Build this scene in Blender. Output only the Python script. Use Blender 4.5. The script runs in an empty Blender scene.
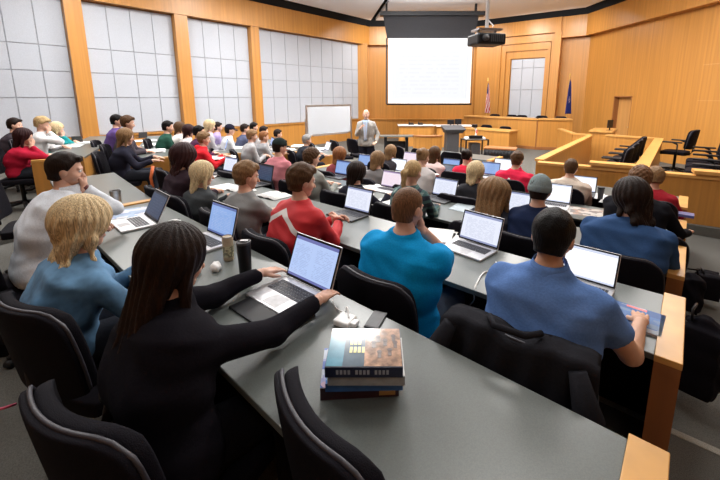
import bpy, math, random
import numpy as np
from mathutils import Vector, Matrix

random.seed(7)
C = bpy.context.scene.collection
R = math.radians
PITCH = R(10.7)
CZ = 2.11

# ------------------------------------------------------------------ camera, world, lights
cam_d = bpy.data.cameras.new('camera')
cam = bpy.data.objects.new('camera', cam_d)
C.objects.link(cam)
cam.location = (0, 0, CZ)
cam.rotation_euler = (math.pi / 2 - PITCH, 0, 0)
cam_d.sensor_width = 36
cam_d.lens = 36 * 370 / 720
cam_d.shift_x = -20 / 720
cam_d.shift_y = -73 / 720
cam_d.clip_start = 0.05
bpy.context.scene.camera = cam

w = bpy.data.worlds.new('world')
bpy.context.scene.world = w
w.use_nodes = True
w.node_tree.nodes['Background'].inputs[0].default_value = (0.9, 0.95, 1.0, 1)
w.node_tree.nodes['Background'].inputs[1].default_value = 0.25
vs = bpy.context.scene.view_settings
vs.view_transform = 'Standard'
vs.look = 'None'
vs.gamma = 1
vs.exposure = 0.0
CEIL = 5.72
LIGHTS = [(-6.2, 8.6, 190), (-3.4, 11.6, 250), (0.6, 12.3, 330), (4.4, 11.6, 330), (7.2, 8.6, 120),
          (-4.4, 5.2, 130), (-0.6, 8.0, 200), (3.4, 7.0, 150), (6.8, 4.2, 45),
          (-2.6, 1.8, 55), (1.4, 3.4, 85), (3.4, -0.4, 35), (-6.5, 1.2, 60), (0.2, -1.4, 22)]
def area(x, y, z, e, size, rx, rz=0):
    ld = bpy.data.lights.new('ceiling_and_fill_light', 'AREA')  # serves the ceiling lamps and the added fill lights alike
    ld.shape = 'SQUARE'; ld.size = size; ld.energy = e; ld.color = (1.0, 0.97, 0.93)
    lo = bpy.data.objects.new('ceiling_and_fill_light', ld); lo.location = (x, y, z); lo.rotation_euler = (rx, 0, rz)
    C.objects.link(lo)
for x, y, e in LIGHTS: area(x, y, CEIL - .12, e, 1.1, 0)
for x, y, e in ((-5, 7, 190), (0, 9.5, 330), (5.5, 8, 280), (1.8, 12.3, 300)): area(x, y, 4.75, e, 2.2, math.pi)   # unseen uplights added to brighten the plaster ceiling
for x in (.2, 2.1, 4.0): area(x, 17.3, 5.25, 80, .8, math.radians(32))                  # unseen fill lights added to brighten the front and niche walls
area(5.9, 16.4, 5.25, 55, .7, math.radians(30), math.radians(-37)); area(7.3, 15.3, 5.25, 38, .7, math.radians(30), math.radians(-37))  # added fill, aimed at the niche wall

# ------------------------------------------------------------------ pixel helpers
cs, sn = math.cos(PITCH), math.sin(PITCH)
def ray(px, py):
    x = (px - 380) / 370; v = (167 - py) / 370
    return (x, cs + v * sn, v * cs - sn)
def at(px, py, z):
    r = ray(px, py); k = (z - CZ) / r[2]
    return (r[0] * k, r[1] * k)
def hd(h):
    h = R(h); return (math.sin(h), math.cos(h))
H1, H2 = 39.9, 62.0
N1 = hd(H1); D1 = (-N1[1], N1[0])
N2 = hd(H2); D2 = (-N2[1], N2[0])
def P1(s, t): return (N1[0] * s + D1[0] * t, N1[1] * s + D1[1] * t)
def P2(u, v): return (N2[0] * u + D2[0] * v, N2[1] * u + D2[1] * v)
def plane(px, py, s, n=N1):
    r = ray(px, py); k = s / (n[0] * r[0] + n[1] * r[1])
    return Vector((r[0] * k, r[1] * k, CZ + r[2] * k))
def depth(px, py, k):
    r = ray(px, py)
    return Vector((r[0] * k, r[1] * k, CZ + r[2] * k))

# ------------------------------------------------------------------ materials
def newmat(name):
    m = bpy.data.materials.new(name); m.use_nodes = True
    return m, m.node_tree, m.node_tree.nodes['Principled BSDF']
def noise_mix(nt, c1, c2, scale, vec=(1, 1, 1), detail=3, lo=.35, hi=.65, rough=.5):
    tc = nt.nodes.new('ShaderNodeTexCoord'); mp = nt.nodes.new('ShaderNodeMapping')
    mp.inputs['Scale'].default_value = vec
    no = nt.nodes.new('ShaderNodeTexNoise'); no.inputs['Scale'].default_value = scale; no.inputs['Detail'].default_value = detail
    no.inputs['Roughness'].default_value = rough
    cr = nt.nodes.new('ShaderNodeValToRGB')
    cr.color_ramp.elements[0].position = lo; cr.color_ramp.elements[1].position = hi
    cr.color_ramp.elements[0].color = (*c1, 1); cr.color_ramp.elements[1].color = (*c2, 1)
    nt.links.new(tc.outputs['Object'], mp.inputs[0]); nt.links.new(mp.outputs[0], no.inputs['Vector'])
    nt.links.new(no.outputs['Fac'], cr.inputs[0])
    return cr, no, mp
def mat(name, c, rough=.6, metal=0, var=.12, scale=30, vec=(1, 1, 1), bump=0, spec=None, lo=.35, hi=.65, coat=0):
    m, nt, b = newmat(name)
    c2 = tuple(min(1, x * (1 + var)) for x in c); c1 = tuple(x * (1 - var) for x in c)
    cr, no, mp = noise_mix(nt, c1, c2, scale, vec, lo=lo, hi=hi)
    nt.links.new(cr.outputs[0], b.inputs['Base Color'])
    b.inputs['Roughness'].default_value = rough; b.inputs['Metallic'].default_value = metal
    if spec is not None: b.inputs['Specular IOR Level'].default_value = spec
    if coat: b.inputs['Coat Weight'].default_value = coat; b.inputs['Coat Roughness'].default_value = .1
    if bump:
        bp = nt.nodes.new('ShaderNodeBump'); bp.inputs['Strength'].default_value = bump; bp.inputs['Distance'].default_value = .01
        nt.links.new(no.outputs['Fac'], bp.inputs['Height']); nt.links.new(bp.outputs[0], b.inputs['Normal'])
    return m
def wood(name, c, rough=.38, vec=(7, 7, .16), var=.12):
    return mat(name, c, rough, var=var, scale=2.2, vec=vec, lo=.3, hi=.7)
def emis(name, c, s):
    m, nt, b = newmat(name)
    b.inputs['Base Color'].default_value = (*c, 1)
    b.inputs['Emission Color'].default_value = (*c, 1); b.inputs['Emission Strength'].default_value = s
    return m
def mathn(nt, op, a, b=None, c=None):
    n = nt.nodes.new('ShaderNodeMath'); n.operation = op
    for i, v in enumerate((a, b, c)):
        if v is None: continue
        if isinstance(v, (int, float)): n.inputs[i].default_value = v
        else: nt.links.new(v, n.inputs[i])
    return n.outputs[0]
def page_mat(name, bg, ink, bar, strength, cols=1, lines=26, side=None):
    """A lit page of text lines: object x, z run over the screen (origin at its centre)."""
    m, nt, b = newmat(name)
    tc = nt.nodes.new('ShaderNodeTexCoord'); sp = nt.nodes.new('ShaderNodeSeparateXYZ')
    nt.links.new(tc.outputs['Generated'], sp.inputs[0])
    x, z = sp.outputs['X'], sp.outputs['Z']
    fr = mathn(nt, 'FRACT', mathn(nt, 'MULTIPLY', z, lines))
    on = mathn(nt, 'LESS_THAN', fr, .42)
    no = nt.nodes.new('ShaderNodeTexNoise'); no.inputs['Scale'].default_value = 1
    cb = nt.nodes.new('ShaderNodeCombineXYZ')
    nt.links.new(mathn(nt, 'MULTIPLY', x, 14), cb.inputs[0])
    nt.links.new(mathn(nt, 'MULTIPLY', mathn(nt, 'FLOOR', mathn(nt, 'MULTIPLY', z, lines)), 7.3), cb.inputs[1])
    nt.links.new(cb.outputs[0], no.inputs['Vector'])
    wd = mathn(nt, 'GREATER_THAN', no.outputs['Fac'], .47)
    xx = mathn(nt, 'FRACT', mathn(nt, 'MULTIPLY', x, cols))
    ina = mathn(nt, 'MULTIPLY', mathn(nt, 'GREATER_THAN', xx, .1), mathn(nt, 'LESS_THAN', xx, .88))
    ina = mathn(nt, 'MULTIPLY', ina, mathn(nt, 'LESS_THAN', z, .84))
    ina = mathn(nt, 'MULTIPLY', ina, mathn(nt, 'GREATER_THAN', z, .12))
    fac = mathn(nt, 'MULTIPLY', mathn(nt, 'MULTIPLY', on, wd), mathn(nt, 'MULTIPLY', ina, .36))
    mx = nt.nodes.new('ShaderNodeMixRGB'); mx.inputs[1].default_value = (*bg, 1); mx.inputs[2].default_value = (*ink, 1)
    nt.links.new(fac, mx.inputs[0])
    m2 = nt.nodes.new('ShaderNodeMixRGB'); m2.inputs[2].default_value = (*bar, 1)
    edge = mathn(nt, 'MAXIMUM', mathn(nt, 'GREATER_THAN', z, .92), mathn(nt, 'LESS_THAN', z, .06))
    nt.links.new(edge, m2.inputs[0]); nt.links.new(mx.outputs[0], m2.inputs[1])
    nt.links.new(m2.outputs[0], b.inputs['Emission Color']); b.inputs['Emission Strength'].default_value = strength
    b.inputs['Base Color'].default_value = (.02, .02, .02, 1); b.inputs['Roughness'].default_value = .2
    return m
M = {}
M['wood'] = wood('maple_wall', (.47, .212, .045))
M['wood_d'] = wood('maple_door', (.52, .26, .08))
M['wood_top'] = wood('maple_edge', (.60, .315, .09), .33, vec=(3, 3, 3), var=.1)
M['wood_b'] = wood('dark_wood_and_shade', (.30, .12, .04), .4)  # darker wood; on centre-row end panels it paints their shade
M['desk'] = mat('desk_laminate', (.105, .118, .112), .33, var=.1, scale=260)
M['carpet'] = mat('carpet', (.095, .092, .082), .95, var=.3, scale=220, bump=.4)
M['carpet_l'] = mat('step_edge', (.30, .295, .26), .9, var=.2, scale=200)
M['panel'] = mat('fabric_panel', (.43, .455, .505), .9, var=.05, scale=60)
M['joint'] = mat('panel_joint', (.34, .355, .39), .9)
M['ceil'] = mat('ceiling_plaster', (.74, .77, .82), .95, var=.02)
M['void'] = mat('ceiling_void', (.012, .012, .013), .9)
M['black'] = mat('black_plastic', (.008, .008, .010), .45, spec=.3)
M['chair'] = mat('black_chair_fabric', (.0048, .0040, .0072), .8, var=.35, scale=300, bump=.3, spec=.12)
M['piping'] = mat('chair_piping', (.03, .028, .038), .5)
M['metal'] = mat('brushed_metal', (.45, .45, .46), .35, 1)
M['silver'] = mat('aluminium', (.62, .62, .64), .38, .6)
M['dkgrey'] = mat('dark_grey', (.055, .055, .06), .5)
M['key'] = mat('keys', (.03, .03, .04), .5)
M['white'] = mat('white_plastic', (.78, .78, .78), .4, var=.02)
M['paper'] = mat('paper', (.76, .76, .75), .8, var=.04, scale=12)
M['wboard'] = mat('whiteboard', (.42, .445, .48), .25, var=.01)
M['mesh'] = mat('screen_mask', (.018, .018, .022), .8)
M['gold'] = mat('gold', (.75, .5, .15), .35, .8)
M['skin'] = mat('skin', (.62, .36, .26), .55, var=.06, scale=14)
M['skin2'] = mat('skin_tan', (.52, .29, .19), .55, var=.06, scale=14)
M['lip'] = mat('lips', (.45, .17, .14), .5)
M['eyew'] = mat('eye_white', (.75, .74, .72), .3)
M['iris'] = mat('iris', (.06, .04, .03), .3)
M['scr_white'] = page_mat('screen_document', (.82, .86, 1.0), (.3, .35, .5), (.30, .34, .55), 1.0)
M['scr_two'] = page_mat('screen_two_columns', (.50, .64, .98), (.2, .28, .55), (.16, .18, .45), .95, cols=2)
M['scr_blue'] = page_mat('screen_blue_page', (.28, .45, .85), (.6, .7, .95), (.1, .15, .4), .9, lines=18)
M['scr_pink'] = page_mat('screen_pink_page', (.92, .80, .90), (.8, .5, .6), (.35, .25, .45), 1.0)
M['scr_plain'] = page_mat('screen_blank_page', (.95, .96, 1.0), (.75, .78, .86), (.6, .65, .8), 1.15, lines=14)
M['scr_dark'] = page_mat('screen_dark_blue', (.045, .08, .16), (.10, .15, .25), (.02, .03, .05), .7, lines=9)
M['scr_proj'] = page_mat('projected_slide', (.90, .92, .95), (.80, .81, .86), (.93, .94, .96), 1.02, lines=15)
M['lamp'] = emis('lamp_diffuser', (1, .96, .9), 6)
_h = {}
def hairm(name, c, v=.5):
    if name not in _h: _h[name] = mat('hair_' + name, c, .48, var=v, scale=24, vec=(9, 9, .9), bump=.45, lo=.3, hi=.7, spec=.12)
    return _h[name]
HAIR = {'black': (.005, .004, .004), 'dark': (.015, .008, .006), 'auburn': (.026, .008, .009), 'brown': (.075, .038, .018), 'light': (.2, .115, .055),
        'ginger': (.22, .09, .035), 'blond': (.42, .29, .14), 'blonde': (.56, .43, .25), 'grey': (.25, .24, .23), 'mid': (.14, .07, .035)}
_c = {}
def cloth(c, scale=110, var=.07, rough=.9):
    k = (c, scale)
    if k not in _c: _c[k] = mat('cloth', c, rough, var=var, scale=scale, bump=.15, spec=.08)
    return _c[k]
def denim():
    return mat('denim', (.09, .20, .34), .9, var=.4, scale=9, bump=.2)
def plaid():
    m, nt, b = newmat('plaid_flannel')
    tc = nt.nodes.new('ShaderNodeTexCoord'); sp = nt.nodes.new('ShaderNodeSeparateXYZ'); nt.links.new(tc.outputs['Object'], sp.inputs[0])
    a = mathn(nt, 'LESS_THAN', mathn(nt, 'FRACT', mathn(nt, 'MULTIPLY', sp.outputs['X'], 13)), .4)
    c = mathn(nt, 'LESS_THAN', mathn(nt, 'FRACT', mathn(nt, 'MULTIPLY', sp.outputs['Z'], 13)), .4)
    s = mathn(nt, 'MULTIPLY', mathn(nt, 'ADD', a, c), .5)
    cr = nt.nodes.new('ShaderNodeValToRGB'); cr.color_ramp.interpolation = 'CONSTANT'
    cr.color_ramp.elements[0].color = (.012, .02, .035, 1); cr.color_ramp.elements[1].position = .3; cr.color_ramp.elements[1].color = (.04, .10, .10, 1)
    e = cr.color_ramp.elements.new(.8); e.color = (.16, .22, .20, 1)
    nt.links.new(s, cr.inputs[0]); nt.links.new(cr.outputs[0], b.inputs['Base Color']); b.inputs['Roughness'].default_value = .9
    return m
def red_white():
    m, nt, b = newmat('red_track_top')
    tc = nt.nodes.new('ShaderNodeTexCoord'); sp = nt.nodes.new('ShaderNodeSeparateXYZ'); nt.links.new(tc.outputs['Object'], sp.inputs[0])
    x, z = sp.outputs['X'], sp.outputs['Z']
    f = mathn(nt, 'SUBTRACT', z, mathn(nt, 'SUBTRACT', 1.045, mathn(nt, 'MULTIPLY', mathn(nt, 'ABSOLUTE', mathn(nt, 'ADD', x, .02)), .62)))
    on = mathn(nt, 'LESS_THAN', mathn(nt, 'ABSOLUTE', f), .02)
    on = mathn(nt, 'MULTIPLY', on, mathn(nt, 'LESS_THAN', mathn(nt, 'ABSOLUTE', x), .2))
    mx = nt.nodes.new('ShaderNodeMixRGB'); mx.inputs[1].default_value = (.50, .012, .018, 1); mx.inputs[2].default_value = (.72, .70, .70, 1)
    nt.links.new(on, mx.inputs[0]); nt.links.new(mx.outputs[0], b.inputs['Base Color']); b.inputs['Roughness'].default_value = .75
    return m
def cover(name, cols, sx=9, sy=5, rough=.15):
    """printed cover: blocks of colour"""
    m, nt, b = newmat(name)
    tc = nt.nodes.new('ShaderNodeTexCoord'); mp = nt.nodes.new('ShaderNodeMapping'); mp.inputs['Scale'].default_value = (sx, sy, 1)
    vo = nt.nodes.new('ShaderNodeTexVoronoi'); vo.distance = 'CHEBYCHEV'; vo.inputs['Scale'].default_value = 1.0
    cr = nt.nodes.new('ShaderNodeValToRGB'); cr.color_ramp.interpolation = 'CONSTANT'
    els = cr.color_ramp.elements
    els[0].color = (*cols[0], 1); els[0].position = 0
    els[1].color = (*cols[1], 1); els[1].position = 1 / len(cols)
    for i, c in enumerate(cols[2:], 2):
        e = els.new(i / len(cols)); e.color = (*c, 1)
    sp = nt.nodes.new('ShaderNodeSeparateXYZ')
    nt.links.new(tc.outputs['Generated'], mp.inputs[0]); nt.links.new(mp.outputs[0], vo.inputs['Vector'])
    nt.links.new(vo.outputs['Color'], sp.inputs[0]); nt.links.new(sp.outputs['X'], cr.inputs[0])
    nt.links.new(cr.outputs[0], b.inputs['Base Color']); b.inputs['Roughness'].default_value = rough
    return m

# ------------------------------------------------------------------ mesh building
class MB:
    def __init__(s): s.v = []; s.f = []; s.m = []
    def add(s, vs_, fs, mi=0, T=None):
        o = len(s.v)
        if T is not None: vs_ = [tuple(T @ Vector(v)) for v in vs_]
        s.v += [tuple(v) for v in vs_]; s.f += [tuple(i + o for i in f) for f in fs]; s.m += [mi] * len(fs)
        return s
    def box(s, x0, x1, y0, y1, z0, z1, mi=0, T=None):
        v = [(x0, y0, z0), (x1, y0, z0), (x1, y1, z0), (x0, y1, z0), (x0, y0, z1), (x1, y0, z1), (x1, y1, z1), (x0, y1, z1)]
        return s.add(v, [(3, 2, 1, 0), (4, 5, 6, 7), (0, 1, 5, 4), (1, 2, 6, 5), (2, 3, 7, 6), (3, 0, 4, 7)], mi, T)
    def prism(s, pts, z0, z1, mi=0, T=None):
        n = len(pts)
        a = sum(pts[i][0] * pts[(i + 1) % n][1] - pts[(i + 1) % n][0] * pts[i][1] for i in range(n))
        if a < 0: pts = pts[::-1]
        zt = z1 if isinstance(z1, (list, tuple)) else [z1] * n
        v = [(p[0], p[1], z0) for p in pts] + [(p[0], p[1], zt[i]) for i, p in enumerate(pts)]
        f = [tuple(range(n))[::-1], tuple(range(n, 2 * n))] + [(i, (i + 1) % n, n + (i + 1) % n, n + i) for i in range(n)]
        return s.add(v, f, mi, T)
    def tube(s, path, r, n=8, mi=0, caps=True, T=None):
        path = [Vector(p) for p in path]; vs_ = []; fs = []
        rr = r if isinstance(r, (list, tuple)) else [r] * len(path)
        for i, p in enumerate(path):
            d = (path[min(i + 1, len(path) - 1)] - path[max(i - 1, 0)]).normalized()
            a = d.orthogonal() if abs(d.z) > .9 else d.cross(Vector((0, 0, 1)))
            if abs(d.z) > .9: a = Vector((1, 0, 0)) - d * d.x
            a.normalize(); b = d.cross(a)
            for k in range(n):
                g = 2 * math.pi * k / n
                vs_.append(p + (a * math.cos(g) + b * math.sin(g)) * rr[i])
        for i in range(len(path) - 1):
            for k in range(n):
                fs.append((i * n + k, i * n + (k + 1) % n, (i + 1) * n + (k + 1) % n, (i + 1) * n + k))
        if caps: fs += [tuple(range(n))[::-1], tuple(range((len(path) - 1) * n, len(path) * n))]
        return s.add(vs_, fs, mi, T)
    def lathe(s, prof, n=20, mi=0, T=None):
        vs_ = []; fs = []
        for r, z in prof:
            for k in range(n):
                g = 2 * math.pi * k / n; vs_.append((r * math.cos(g), r * math.sin(g), z))
        for i in range(len(prof) - 1):
            for k in range(n):
                fs.append((i * n + k, i * n + (k + 1) % n, (i + 1) * n + (k + 1) % n, (i + 1) * n + k))
        fs += [tuple(range(n))[::-1], tuple(range((len(prof) - 1) * n, len(prof) * n))]
        return s.add(vs_, fs, mi, T)
    def grid(s, fn, nu, nv, mi=0, th=None, T=None, mfn=None):
        """fn(u,v)->point ; solid with thickness vector if th"""
        a = [[Vector(fn(i / nu, j / nv)) for j in range(nv + 1)] for i in range(nu + 1)]
        vs_ = [p for r_ in a for p in r_]; W = nv + 1; o = len(s.v); n0 = len(vs_)
        fs = [(i * W + j, (i + 1) * W + j, (i + 1) * W + j + 1, i * W + j + 1) for i in range(nu) for j in range(nv)]
        ms = [mfn(i / nu, j / nv) if mfn else mi for i in range(nu) for j in range(nv)]
        if th is not None:
            t = Vector(th); vs_ += [p + t for p in vs_[:n0]]
            k = len(fs)
            fs += [tuple(n0 + q for q in f[::-1]) for f in fs[:k]]; ms += ms[:k]
            ring = [i * W for i in range(nu + 1)] + [nu * W + j for j in range(1, W)] + [i * W + nv for i in range(nu - 1, -1, -1)] + [j for j in range(nv - 1, 0, -1)]
            for q in range(len(ring)):
                b_, c_ = ring[q], ring[(q + 1) % len(ring)]
                fs.append((c_, b_, n0 + b_, n0 + c_)); ms.append(ms[0])
        if T is not None: vs_ = [T @ p for p in vs_]
        s.v += [tuple(p) for p in vs_]; s.f += [tuple(q + o for q in f) for f in fs]; s.m += ms
        return s
    def mesh(s, name, mats, smooth=False, angle=None):
        me = bpy.data.meshes.new(name); me.from_pydata(s.v, [], s.f)
        for m_ in (mats if isinstance(mats, (list, tuple)) else [mats]): me.materials.append(m_)
        me.polygons.foreach_set('material_index', s.m)
        if smooth or angle:
            me.polygons.foreach_set('use_smooth', [True] * len(s.f))
            if angle: me.set_sharp_from_angle(angle=R(angle))
        me.update(); return me
    def build(s, name, mats, parent=None, smooth=False, angle=None, bevel=0):
        o = bpy.data.objects.new(name, s.mesh(name, mats, smooth, angle)); C.objects.link(o)
        if parent: o.parent = parent
        if bevel:
            b = o.modifiers.new('bevel', 'BEVEL'); b.width = bevel; b.segments = 2; b.limit_method = 'ANGLE'
        return o
def tag(o, label=None, cat=None, group=None, kind=None):
    if label: o['label'] = label
    if cat: o['category'] = cat
    if group: o['group'] = group
    if kind: o['kind'] = kind
    return o
def empty(name, loc, rz=0, label=None, cat=None, group=None):
    o = bpy.data.objects.new(name, None); o.empty_display_size = .1
    o.location = loc; o.rotation_euler = (0, 0, rz); C.objects.link(o)
    return tag(o, label, cat, group)
KIDS = {}
def copy_tree(o, parent=None):
    c = o.copy(); C.objects.link(c); c.parent = parent
    for ch in list(o.children): copy_tree(ch, c)
    return c
def struct(name, mb, m, **k):
    return tag(mb.build(name, m, **k), kind='structure')
def rotz(h):  # heading (deg from +Y clockwise) -> rotation about z
    return -R(h)

# ------------------------------------------------------------------ signed distance bodies
def smin(a, b, k):
    h = np.clip(.5 + .5 * (b - a) / k, 0, 1)
    return b * (1 - h) + a * h - k * h * (1 - h)
def smax(a, b, k): return -smin(-a, -b, k)
def cap(Pt, a, b, r1, r2=None, sx=None):
    a = np.array(a, float); b = np.array(b, float); r2 = r1 if r2 is None else r2
    ba = b - a; pa = Pt - a
    h = np.clip(pa @ ba / max(ba @ ba, 1e-9), 0, 1)
    q = pa - h[:, None] * ba
    if sx: q = q * np.array(sx)
    return np.sqrt((q * q).sum(1)) - (r1 + (r2 - r1) * h)
def ell(Pt, c, r):
    q = (Pt - np.array(c)) / np.array(r)
    k = np.sqrt((q * q).sum(1))
    return (k - 1) * min(r) * (1 + .0 * k)
def nets(fn, lo, hi, h):
    lo = np.array(lo, float); hi = np.array(hi, float)
    n = np.ceil((hi - lo) / h).astype(int) + 1
    ax = [lo[i] + h * np.arange(n[i]) for i in range(3)]
    G = np.stack(np.meshgrid(*ax, indexing='ij'), -1).reshape(-1, 3)
    D = fn(G).reshape(n)
    S = D < 0
    nx, ny, nz = n
    cnt = np.zeros((nx - 1, ny - 1, nz - 1)); acc = np.zeros((nx - 1, ny - 1, nz - 1, 3))
    offs = [(i, j, k) for i in (0, 1) for j in (0, 1) for k in (0, 1)]
    def sl(o): return (slice(o[0], nx - 1 + o[0]), slice(o[1], ny - 1 + o[1]), slice(o[2], nz - 1 + o[2]))
    for a in offs:
        for d in range(3):
            if a[d]: continue
            b = list(a); b[d] = 1; b = tuple(b)
            da, db = D[sl(a)], D[sl(b)]
            cr = (da < 0) != (db < 0)
            t = np.where(cr, da / np.where(cr, da - db, 1), 0)
            for e in range(3):
                acc[..., e] += np.where(cr, a[e] + (t if e == d else 0), 0)
            cnt += cr
    act = cnt > 0
    idx = -np.ones(act.shape, int); idx[act] = np.arange(act.sum())
    cell = np.argwhere(act)
    V = lo + h * (cell + acc[act] / cnt[act][:, None])
    F = []
    for d in range(3):
        a1, a2 = (d + 1) % 3, (d + 2) % 3
        s0 = [slice(None)] * 3; s1 = [slice(None)] * 3
        s0[d] = slice(0, -1); s1[d] = slice(1, None)
        x0, x1 = S[tuple(s0)], S[tuple(s1)]
        ed = np.argwhere(x0 != x1)
        ok = (ed[:, a1] > 0) & (ed[:, a2] > 0) & (ed[:, a1] < n[a1] - 1) & (ed[:, a2] < n[a2] - 1)
        ed = ed[ok]
        e1 = np.zeros(3, int); e1[a1] = 1; e2 = np.zeros(3, int); e2[a2] = 1
        def g(c): return idx[c[:, 0], c[:, 1], c[:, 2]]
        q = np.stack([g(ed - e1 - e2), g(ed - e2), g(ed), g(ed - e1)], 1)
        flip = ~S[ed[:, 0], ed[:, 1], ed[:, 2]]
        q[flip] = q[flip][:, ::-1]
        F.append(q)
    F = np.concatenate(F)
    F = F[(F >= 0).all(1)]
    return V, F
def np_mesh(name, V, F, mats, mi=None):
    me = bpy.data.meshes.new(name)
    me.vertices.add(len(V)); me.vertices.foreach_set('co', np.asarray(V, np.float32).ravel())
    me.loops.add(F.size); me.loops.foreach_set('vertex_index', F.ravel().astype(np.int32))
    me.polygons.add(len(F)); me.polygons.foreach_set('loop_start', np.arange(0, F.size, 4, dtype=np.int32))
    me.polygons.foreach_set('loop_total', np.full(len(F), 4, np.int32))
    me.polygons.foreach_set('use_smooth', np.ones(len(F), bool))
    for m_ in mats: me.materials.append(m_)
    if mi is not None: me.polygons.foreach_set('material_index', np.asarray(mi, np.int32))
    me.update(calc_edges=True); me.validate()
    return me
def link_np(name, V, F, mats, parent, mi=None):
    o = bpy.data.objects.new(name, np_mesh(name, V, F, mats, mi)); C.objects.link(o); o.parent = parent
    return o

# head: centre of skull at origin, face towards +Y
def head_sdf(Pt):
    d = ell(Pt, (0, -.012, .022), (.076, .096, .096))
    d = smin(d, ell(Pt, (0, .018, -.035), (.058, .068, .078)), .03)
    d = smin(d, cap(Pt, (0, .055, -.088), (0, .058, -.09), .024), .03)                # chin
    d = smin(d, cap(Pt, (0, .088, -.005), (0, .106, -.034), .009, .013), .014)        # nose
    for s in (-1, 1):
        d = smax(d, -ell(Pt, (s * .031, .096, .008), (.017, .014, .011)), .01)        # sockets
        d = smin(d, cap(Pt, (s * .018, .084, .024), (s * .042, .074, .024), .009), .01)  # brows
        d = smin(d, ell(Pt, (s * .077, -.005, -.008), (.012, .022, .033)), .006)      # ears
        d = smin(d, ell(Pt, (s * .042, .052, -.03), (.024, .026, .024)), .02)         # cheeks
    d = smin(d, cap(Pt, (-.018, .083, -.058), (.018, .083, -.058), .008), .007)       # lips
    d = smax(d, -cap(Pt, (-.02, .094, -.0575), (.02, .094, -.0575), .002), .004)
    return d
HEADS = {}
for key, hh in (('fine', .0055), ('far', .011)):
    V, F = nets(head_sdf, (-.1, -.125, -.13), (.1, .135, .135), hh)
    mi = np.zeros(len(F), int)
    fc = V[F].mean(1)
    mi[(abs(fc[:, 0]) < .024) & (abs(fc[:, 2] + .058) < .009) & (fc[:, 1] > .075)] = 1
    for s in (-1, 1):                                                                 # eyeballs
        c = np.array((s * .031, .079, .008))
        Ve, Fe = nets(lambda q: np.sqrt(((q - c) ** 2).sum(1)) - .0125, c - .018, c + .018, .004 if key == 'fine' else .006)
        me_ = np.full(len(Fe), 2); ce = Ve[Fe].mean(1)
        me_[(abs(ce[:, 0] - c[0]) < .0055) & (ce[:, 1] > c[1] + .009)] = 3
        F = np.concatenate([F, Fe + len(V)]); V = np.concatenate([V, Ve]); mi = np.concatenate([mi, me_])
    HEADS[key] = (V, F, mi)
# hand: wrist at origin, fingers +Y, palm -Z, thumb towards -X (right hand)
def hand_tmpl(curl, h):
    segs = []
    for bx, L, r in ((-.029, .071, .0085), (-.0095, .080, .0087), (.010, .075, .0083), (.028, .060, .0075)):
        p = np.array((bx, .088, -.001)); a = curl * .35; q = p
        fan = bx * .6
        for i, fr in enumerate((.45, .31, .24)):
            dv = np.array((fan * (1 - curl * .6), math.cos(a), -math.sin(a))); n_ = q + dv * L * fr
            segs.append((q, n_, r * (1 - .08 * i), r * (1 - .08 * (i + 1)))); q = n_; a += curl * .95
    th = [np.array(v) for v in ((-.02, .022, -.004), (-.043, .05, -.014), (-.054 + .02 * curl, .078, -.022), (-.055 + .035 * curl, .100, -.026 - .012 * curl))]
    for i in range(3): segs.append((th[i], th[i + 1], .0125 - .0015 * i, .011 - .0015 * i))
    def f(Pt):
        d = cap(Pt, (0, -.02, 0), (0, .02, 0), .024, .026, sx=(.95, 1, 1.25))
        pal = np.minimum(cap(Pt, (-.016, .03, 0), (-.026, .085, 0), .0155, .012), cap(Pt, (.016, .03, 0), (.025, .08, 0), .0155, .011))
        pal = smin(pal, cap(Pt, (0, .03, 0), (0, .087, 0), .0165, .0125), .012)
        d = smin(d, pal, .02)
        g = None
        for i, (a, b, r1, r2) in enumerate(segs):
            e = cap(Pt, a, b, r1, r2); g = e if g is None else np.minimum(g, e)
        return smin(d, g, .006)
    V, F = nets(f, (-.085, -.06, -.11), (.06, .185, .035), h)
    return V, F
HANDS = {(c, k): hand_tmpl(cv, hh) for c, cv in (('open', .28), ('curl', .75), ('fist', 1.5)) for k, hh in (('fine', .0042), ('far', .009))}

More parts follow.
